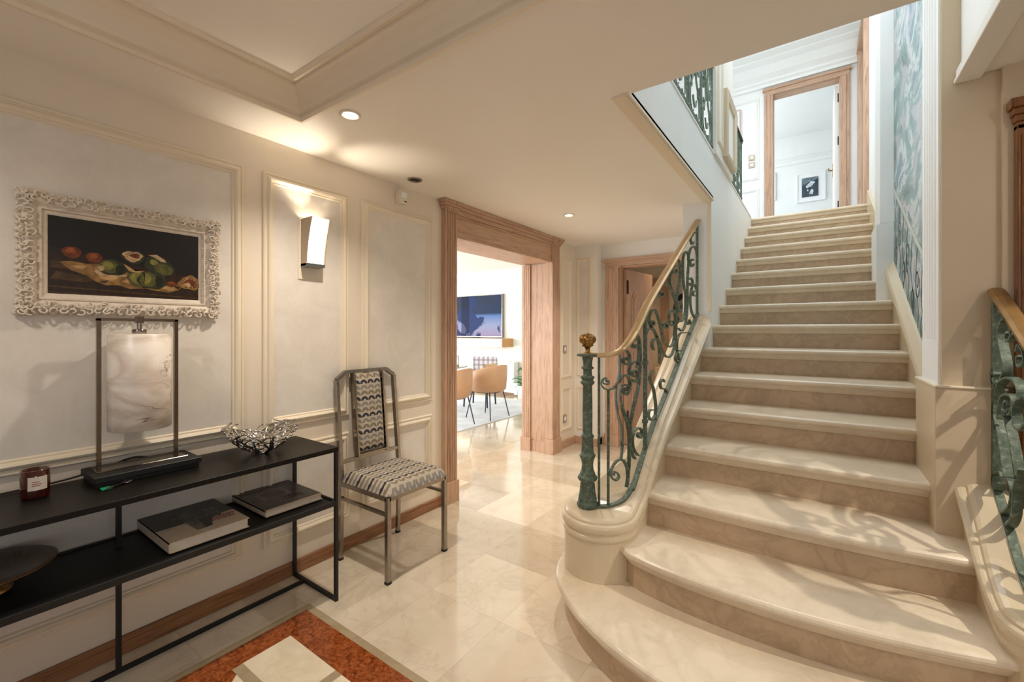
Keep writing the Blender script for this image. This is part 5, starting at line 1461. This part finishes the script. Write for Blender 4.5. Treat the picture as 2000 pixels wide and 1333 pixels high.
def barrel_chair(loc, rz, label):
    c = thing('tub_chair', (0, 0, 0), label, 'chair', 'tan leather tub chairs')
    rows = []; n = 26; rin = .235
    sh = MB()
    def ringrow(q, r, z): return (r * math.cos(q), r * math.sin(q), z)
    # back towards +x, opening towards -x
    outs = []
    for k in range(n + 1):
        q = -2.2 + 4.4 * k / n; e = abs(q) / 2.2; top = .81 - .13 * e ** 1.6
        ro = .295 + .01 * (1 - e)
        outs.append([ringrow(q, .245, .405), ringrow(q, .285, .44), ringrow(q, ro, .60), ringrow(q, ro + .005, top), ringrow(q, ro - .018, top + .012), ringrow(q, ro - .035, top), ringrow(q, .25, .60), ringrow(q, .22, .47), ringrow(q, .20, .42)])
    sh.grid(outs, 0, True, True); m = len(outs[0])
    sh.add(outs[0], [tuple(range(m))]); sh.add(outs[-1], [tuple(range(m))])
    put(sh.build('shell', M['tan']), c)
    put(MB().lathe([(.20, .405), (.245, .41), (.25, .43), (.245, .465), (.22, .485), (.01, .49)], (0, 0), 36).build('seat', M['tan']), c)
    put(MB().lathe([(.215, .392), (.218, .398), (.21, .406)], (0, 0), 30).build('base_ring', M['black']), c)
    for sx in (-1, 1):
        for sy in (-1, 1):
            put(MB().tube([(sx * .17, sy * .17, .40), (sx * .238, sy * .238, 0)], .010, 8, 0, .008).build('leg', M['navyleg']), c)
    c.location = loc; c.rotation_euler = (0, 0, rz); return c
c1 = barrel_chair((-4.185, 5.30, .012), 0.0, 'tan tub chair with thin dark legs, right of the two in the doorway')
c2 = copy_tree(c1); c2.location = (-4.21, 4.50, .012); c2.rotation_euler = (0, 0, .12)
c2['label'] = 'tan tub chair partly cut off by the left door pilaster'
cu = MB(); rows = []
for s in (1, -1):
    rows = []
    for i in range(9):
        v = i / 8; row = []
        for j in range(9):
            u = j / 8; e = max(0, (1 - (2 * u - 1) ** 4) * (1 - (2 * v - 1) ** 4)) ** .5
            row.append((-4.22 + s * .05 * e + .10 * v, 5.12 + .36 * u, .50 + .34 * v))
        rows.append(row)
    cu.grid(rows)
tag(cu.build('cushion', M['cushion']), 'beige cushion standing in the right tan tub chair', 'cushion')

def plaid():
    t = NT('blue_grey_plaid'); p = t.pos(); s = t.new('ShaderNodeSeparateXYZ'); t.link(p, s.inputs[0])
    a = t.math('GREATER_THAN', t.math('FRACT', t.math('MULTIPLY', s.outputs[0], 11.0)), 0.6)
    b = t.math('GREATER_THAN', t.math('FRACT', t.math('MULTIPLY', s.outputs[2], 11.0)), 0.6)
    c = t.mix(t.math('MULTIPLY', a, .6), srgb(206, 200, 202), srgb(104, 106, 130)); c = t.mix(t.math('MULTIPLY', b, .5), c, srgb(122, 96, 96))
    t.base(c); t.set(.85); return t.m
pc = thing('plaid_chair', (0, 0, 0), 'blue and grey plaid chair facing the hall, beyond the tan chairs', 'chair')
PLA = plaid()
put(MB().box(-.25, .25, -.24, .26, .40, .48).build('seat', PLA, None, .02), pc)
bk2 = MB().prism([(-.25, .45), (.25, .45), (.235, .86), (-.235, .86)], .21, .27, 'y')
put(bk2.build('backrest', PLA, None, .015), pc)
for sx in (-1, 1):
    for sy in (-1, 1): put(MB().tube([(sx * .20, sy * .19, .41), (sx * .22, sy * .21, 0)], .022, 10, 0, .014).build('leg', M['navyleg']), pc)
pc.location = (-4.93, 6.02, .012); pc.rotation_euler = (0, 0, .30)

dt = thing('dining_table', (-5.35, 5.25, .012), 'round glass-topped table behind the tan tub chairs', 'table')
M['tableglass'] = paint('smoked_glass', srgb(120, 140, 140), .05, .0, 5, 0, 60, 0.3)
put(MB().lathe([(.60, .735), (.605, .742), (.60, .750)], (-5.35, 5.25), 56).build('tabletop', M['tableglass']), dt)
put(MB().lathe([(.05, .03), (.045, .735)], (-5.35, 5.25), 24).build('table_column', M['chrome']), dt)
put(MB().lathe([(.34, .012), (.34, .022), (.30, .030), (.05, .05)], (-5.35, 5.25), 40).build('table_base', M['chrome']), dt)
lt = thing('lantern', (-5.02, 5.45, .75), 'thin black wire lantern standing on the glass table', 'lantern')
lf = MB()
for a, b in (((-5.07, 5.40), (-5.07, 5.40)),): pass
for x in (-5.08, -4.98):
    for y in (5.40, 5.50): lf.box(x - .005, x + .005, y - .005, y + .005, .75, .92)
for z in (.752, .915): lf.box(-5.085, -4.975, 5.395, 5.405, z, z + .008).box(-5.085, -4.975, 5.495, 5.505, z, z + .008).box(-5.085, -5.075, 5.395, 5.505, z, z + .008).box(-4.985, -4.975, 5.395, 5.505, z, z + .008)
put(lf.build('wire_frame', M['black']), lt)

pl = thing('potted_plant', (-4.72, 7.15, 0), 'leafy green plant in a white pot half hidden by the door jamb', 'plant')
put(MB().lathe([(.10, 0), (.13, .02), (.15, .26), (.14, .27), (.13, .25)], (-4.72, 7.15), 32).build('pot', M['white_gloss']), pl)
lf = MB(); rnd = random.Random(8)
for i in range(26):
    a = rnd.uniform(0, 6.28); el = rnd.uniform(.1, 1.1); L = rnd.uniform(.20, .40); z0 = rnd.uniform(.25, .62)
    base = Vector((-4.72, 7.15, z0)); d = Vector((math.cos(a) * math.cos(el), math.sin(a) * math.cos(el), math.sin(el) * .5))
    s = Vector((-math.sin(a), math.cos(a), 0)); pts = []
    for k in range(6):
        q = k / 5; w = .055 * math.sin(math.pi * min(1, q * .95 + .05)); c = base + d * (L * q) - Vector((0, 0, .12 * q * q)); pts.append((c - s * w, c + Vector((0, 0, .012)), c + s * w))
    lf.grid([[tuple(p) for p in r] for r in pts])
put(lf.build('leaves', M['leaf']), pl)
put(MB().tube([(-4.72, 7.15, .2), (-4.71, 7.14, .45), (-4.73, 7.15, .64)], .012, 8).build('stem', M['leaf']), pl)

# ------------------------------------------------------------------ pictures upstairs
def framed(name, x0, x1, y, z0, z1, fw, d, label, fmat, inner, mat_w, art=None):
    t = thing(name, ((x0 + x1) / 2, y, z0), label, 'picture')
    put(MB().sweep_rect((x0, x1, z0, z1), [(0, 0), (0, d), (fw, d), (fw, d - .008), (fw, 0)], lambda a, b, h: (a, y - h, b)).build('picture_frame', fmat), t)
    mm = MB().box(x0 + fw * .9, x1 - fw * .9, y - d + .010, y - .001, z0 + fw * .9, z1 - fw * .9, 0)
    put(mm.build('mount', M['white_gloss']), t)
    return t
bw_ = framed('framed_photograph', -.34, .14, 10.499, 3.925, 4.505, .025, .03, 'white framed black and white photograph seen through the landing doorway', M['white_gloss'], None, None)
ph = MB().box(-.248, .022, 10.468, 10.472, 4.02, 4.40, 0)
def ph_poly(pts, mi): 
    lvl[0] += 1; y = 10.468 - lvl[0] * .00002
    n = len(pts); ph.add([(-.248 + .27 * a, y, 4.02 + .38 * b) for a, b in pts], [tuple(range(n))], mi)
ph_poly([(0, .6), (.4, .75), (1, .9), (1, 1), (0, 1)], 1)
ph_poly([(.22, .55), (.45, .72), (.6, .62), (.4, .48), (.3, .45)], 2); ph_poly([(.5, .80), (.78, .78), (.80, .68), (.6, .62), (.48, .7)], 2)
ph_poly([(.40, .5), (.62, .52), (.72, .66), (.5, .62)], 2); ph_poly([(.44, .14), (.66, .10), (.72, .30), (.62, .40), (.5, .28)], 2); ph_poly([(.30, .34), (.38, .40), (.42, .30), (.36, .28)], 2)
ph_poly([(0, .5), (.22, .58), (.3, .44), (.1, .3)], 0); ph_poly([(.55, .56), (.66, .58), (.64, .52)], 0)
put(ph.build('photograph', [paint('photo_dark', srgb(58, 70, 80), .5, .3, 14), paint('photo_mid', srgb(110, 124, 134), .5, .3, 20), paint('photo_light', srgb(210, 216, 222), .5, .2, 30)], recalc=False), bw_)
bf2 = framed('framed_picture', -1.15, -.70, 10.499, 4.05, 4.62, .02, .03, 'white framed picture on the bedroom wall, cut by the left door casing', M['white_gloss'], None, None)
bl = framed('framed_print', -1.16, -.945, 7.385, 4.13, 4.70, .015, .03, 'pink framed print with a turquoise sea strip behind the landing railing', paint('pink_frame', srgb(206, 170, 164), .4, .03), None, None)
put(MB().box(-1.12, -.985, 7.352, 7.356, 4.50, 4.62, 0).box(-1.12, -.985, 7.352, 7.356, 4.38, 4.50, 1).build('print', [paint('turquoise', srgb(84, 168, 184), .5, .15, 20), paint('pale_blue', srgb(196, 214, 220), .5, .1, 20)]), bl)
pf = thing('hanging_picture', (-.665, 4.38, 2.85), 'deep cream framed picture hung on the side of the upper pier', 'picture')
put(MB().sweep_rect((4.11, 4.63, 2.855, 3.44), [(0, 0), (0, .035), (.02, .045), (.06, .03), (.065, .015), (.065, 0)], lambda a, b, h: (-.664 + h, a, b)).build('picture_frame', M['curb']), pf)
put(MB().box(-.664, -.650, 4.17, 4.57, 2.915, 3.38).build('picture_sheet', M['white_gloss']), pf)
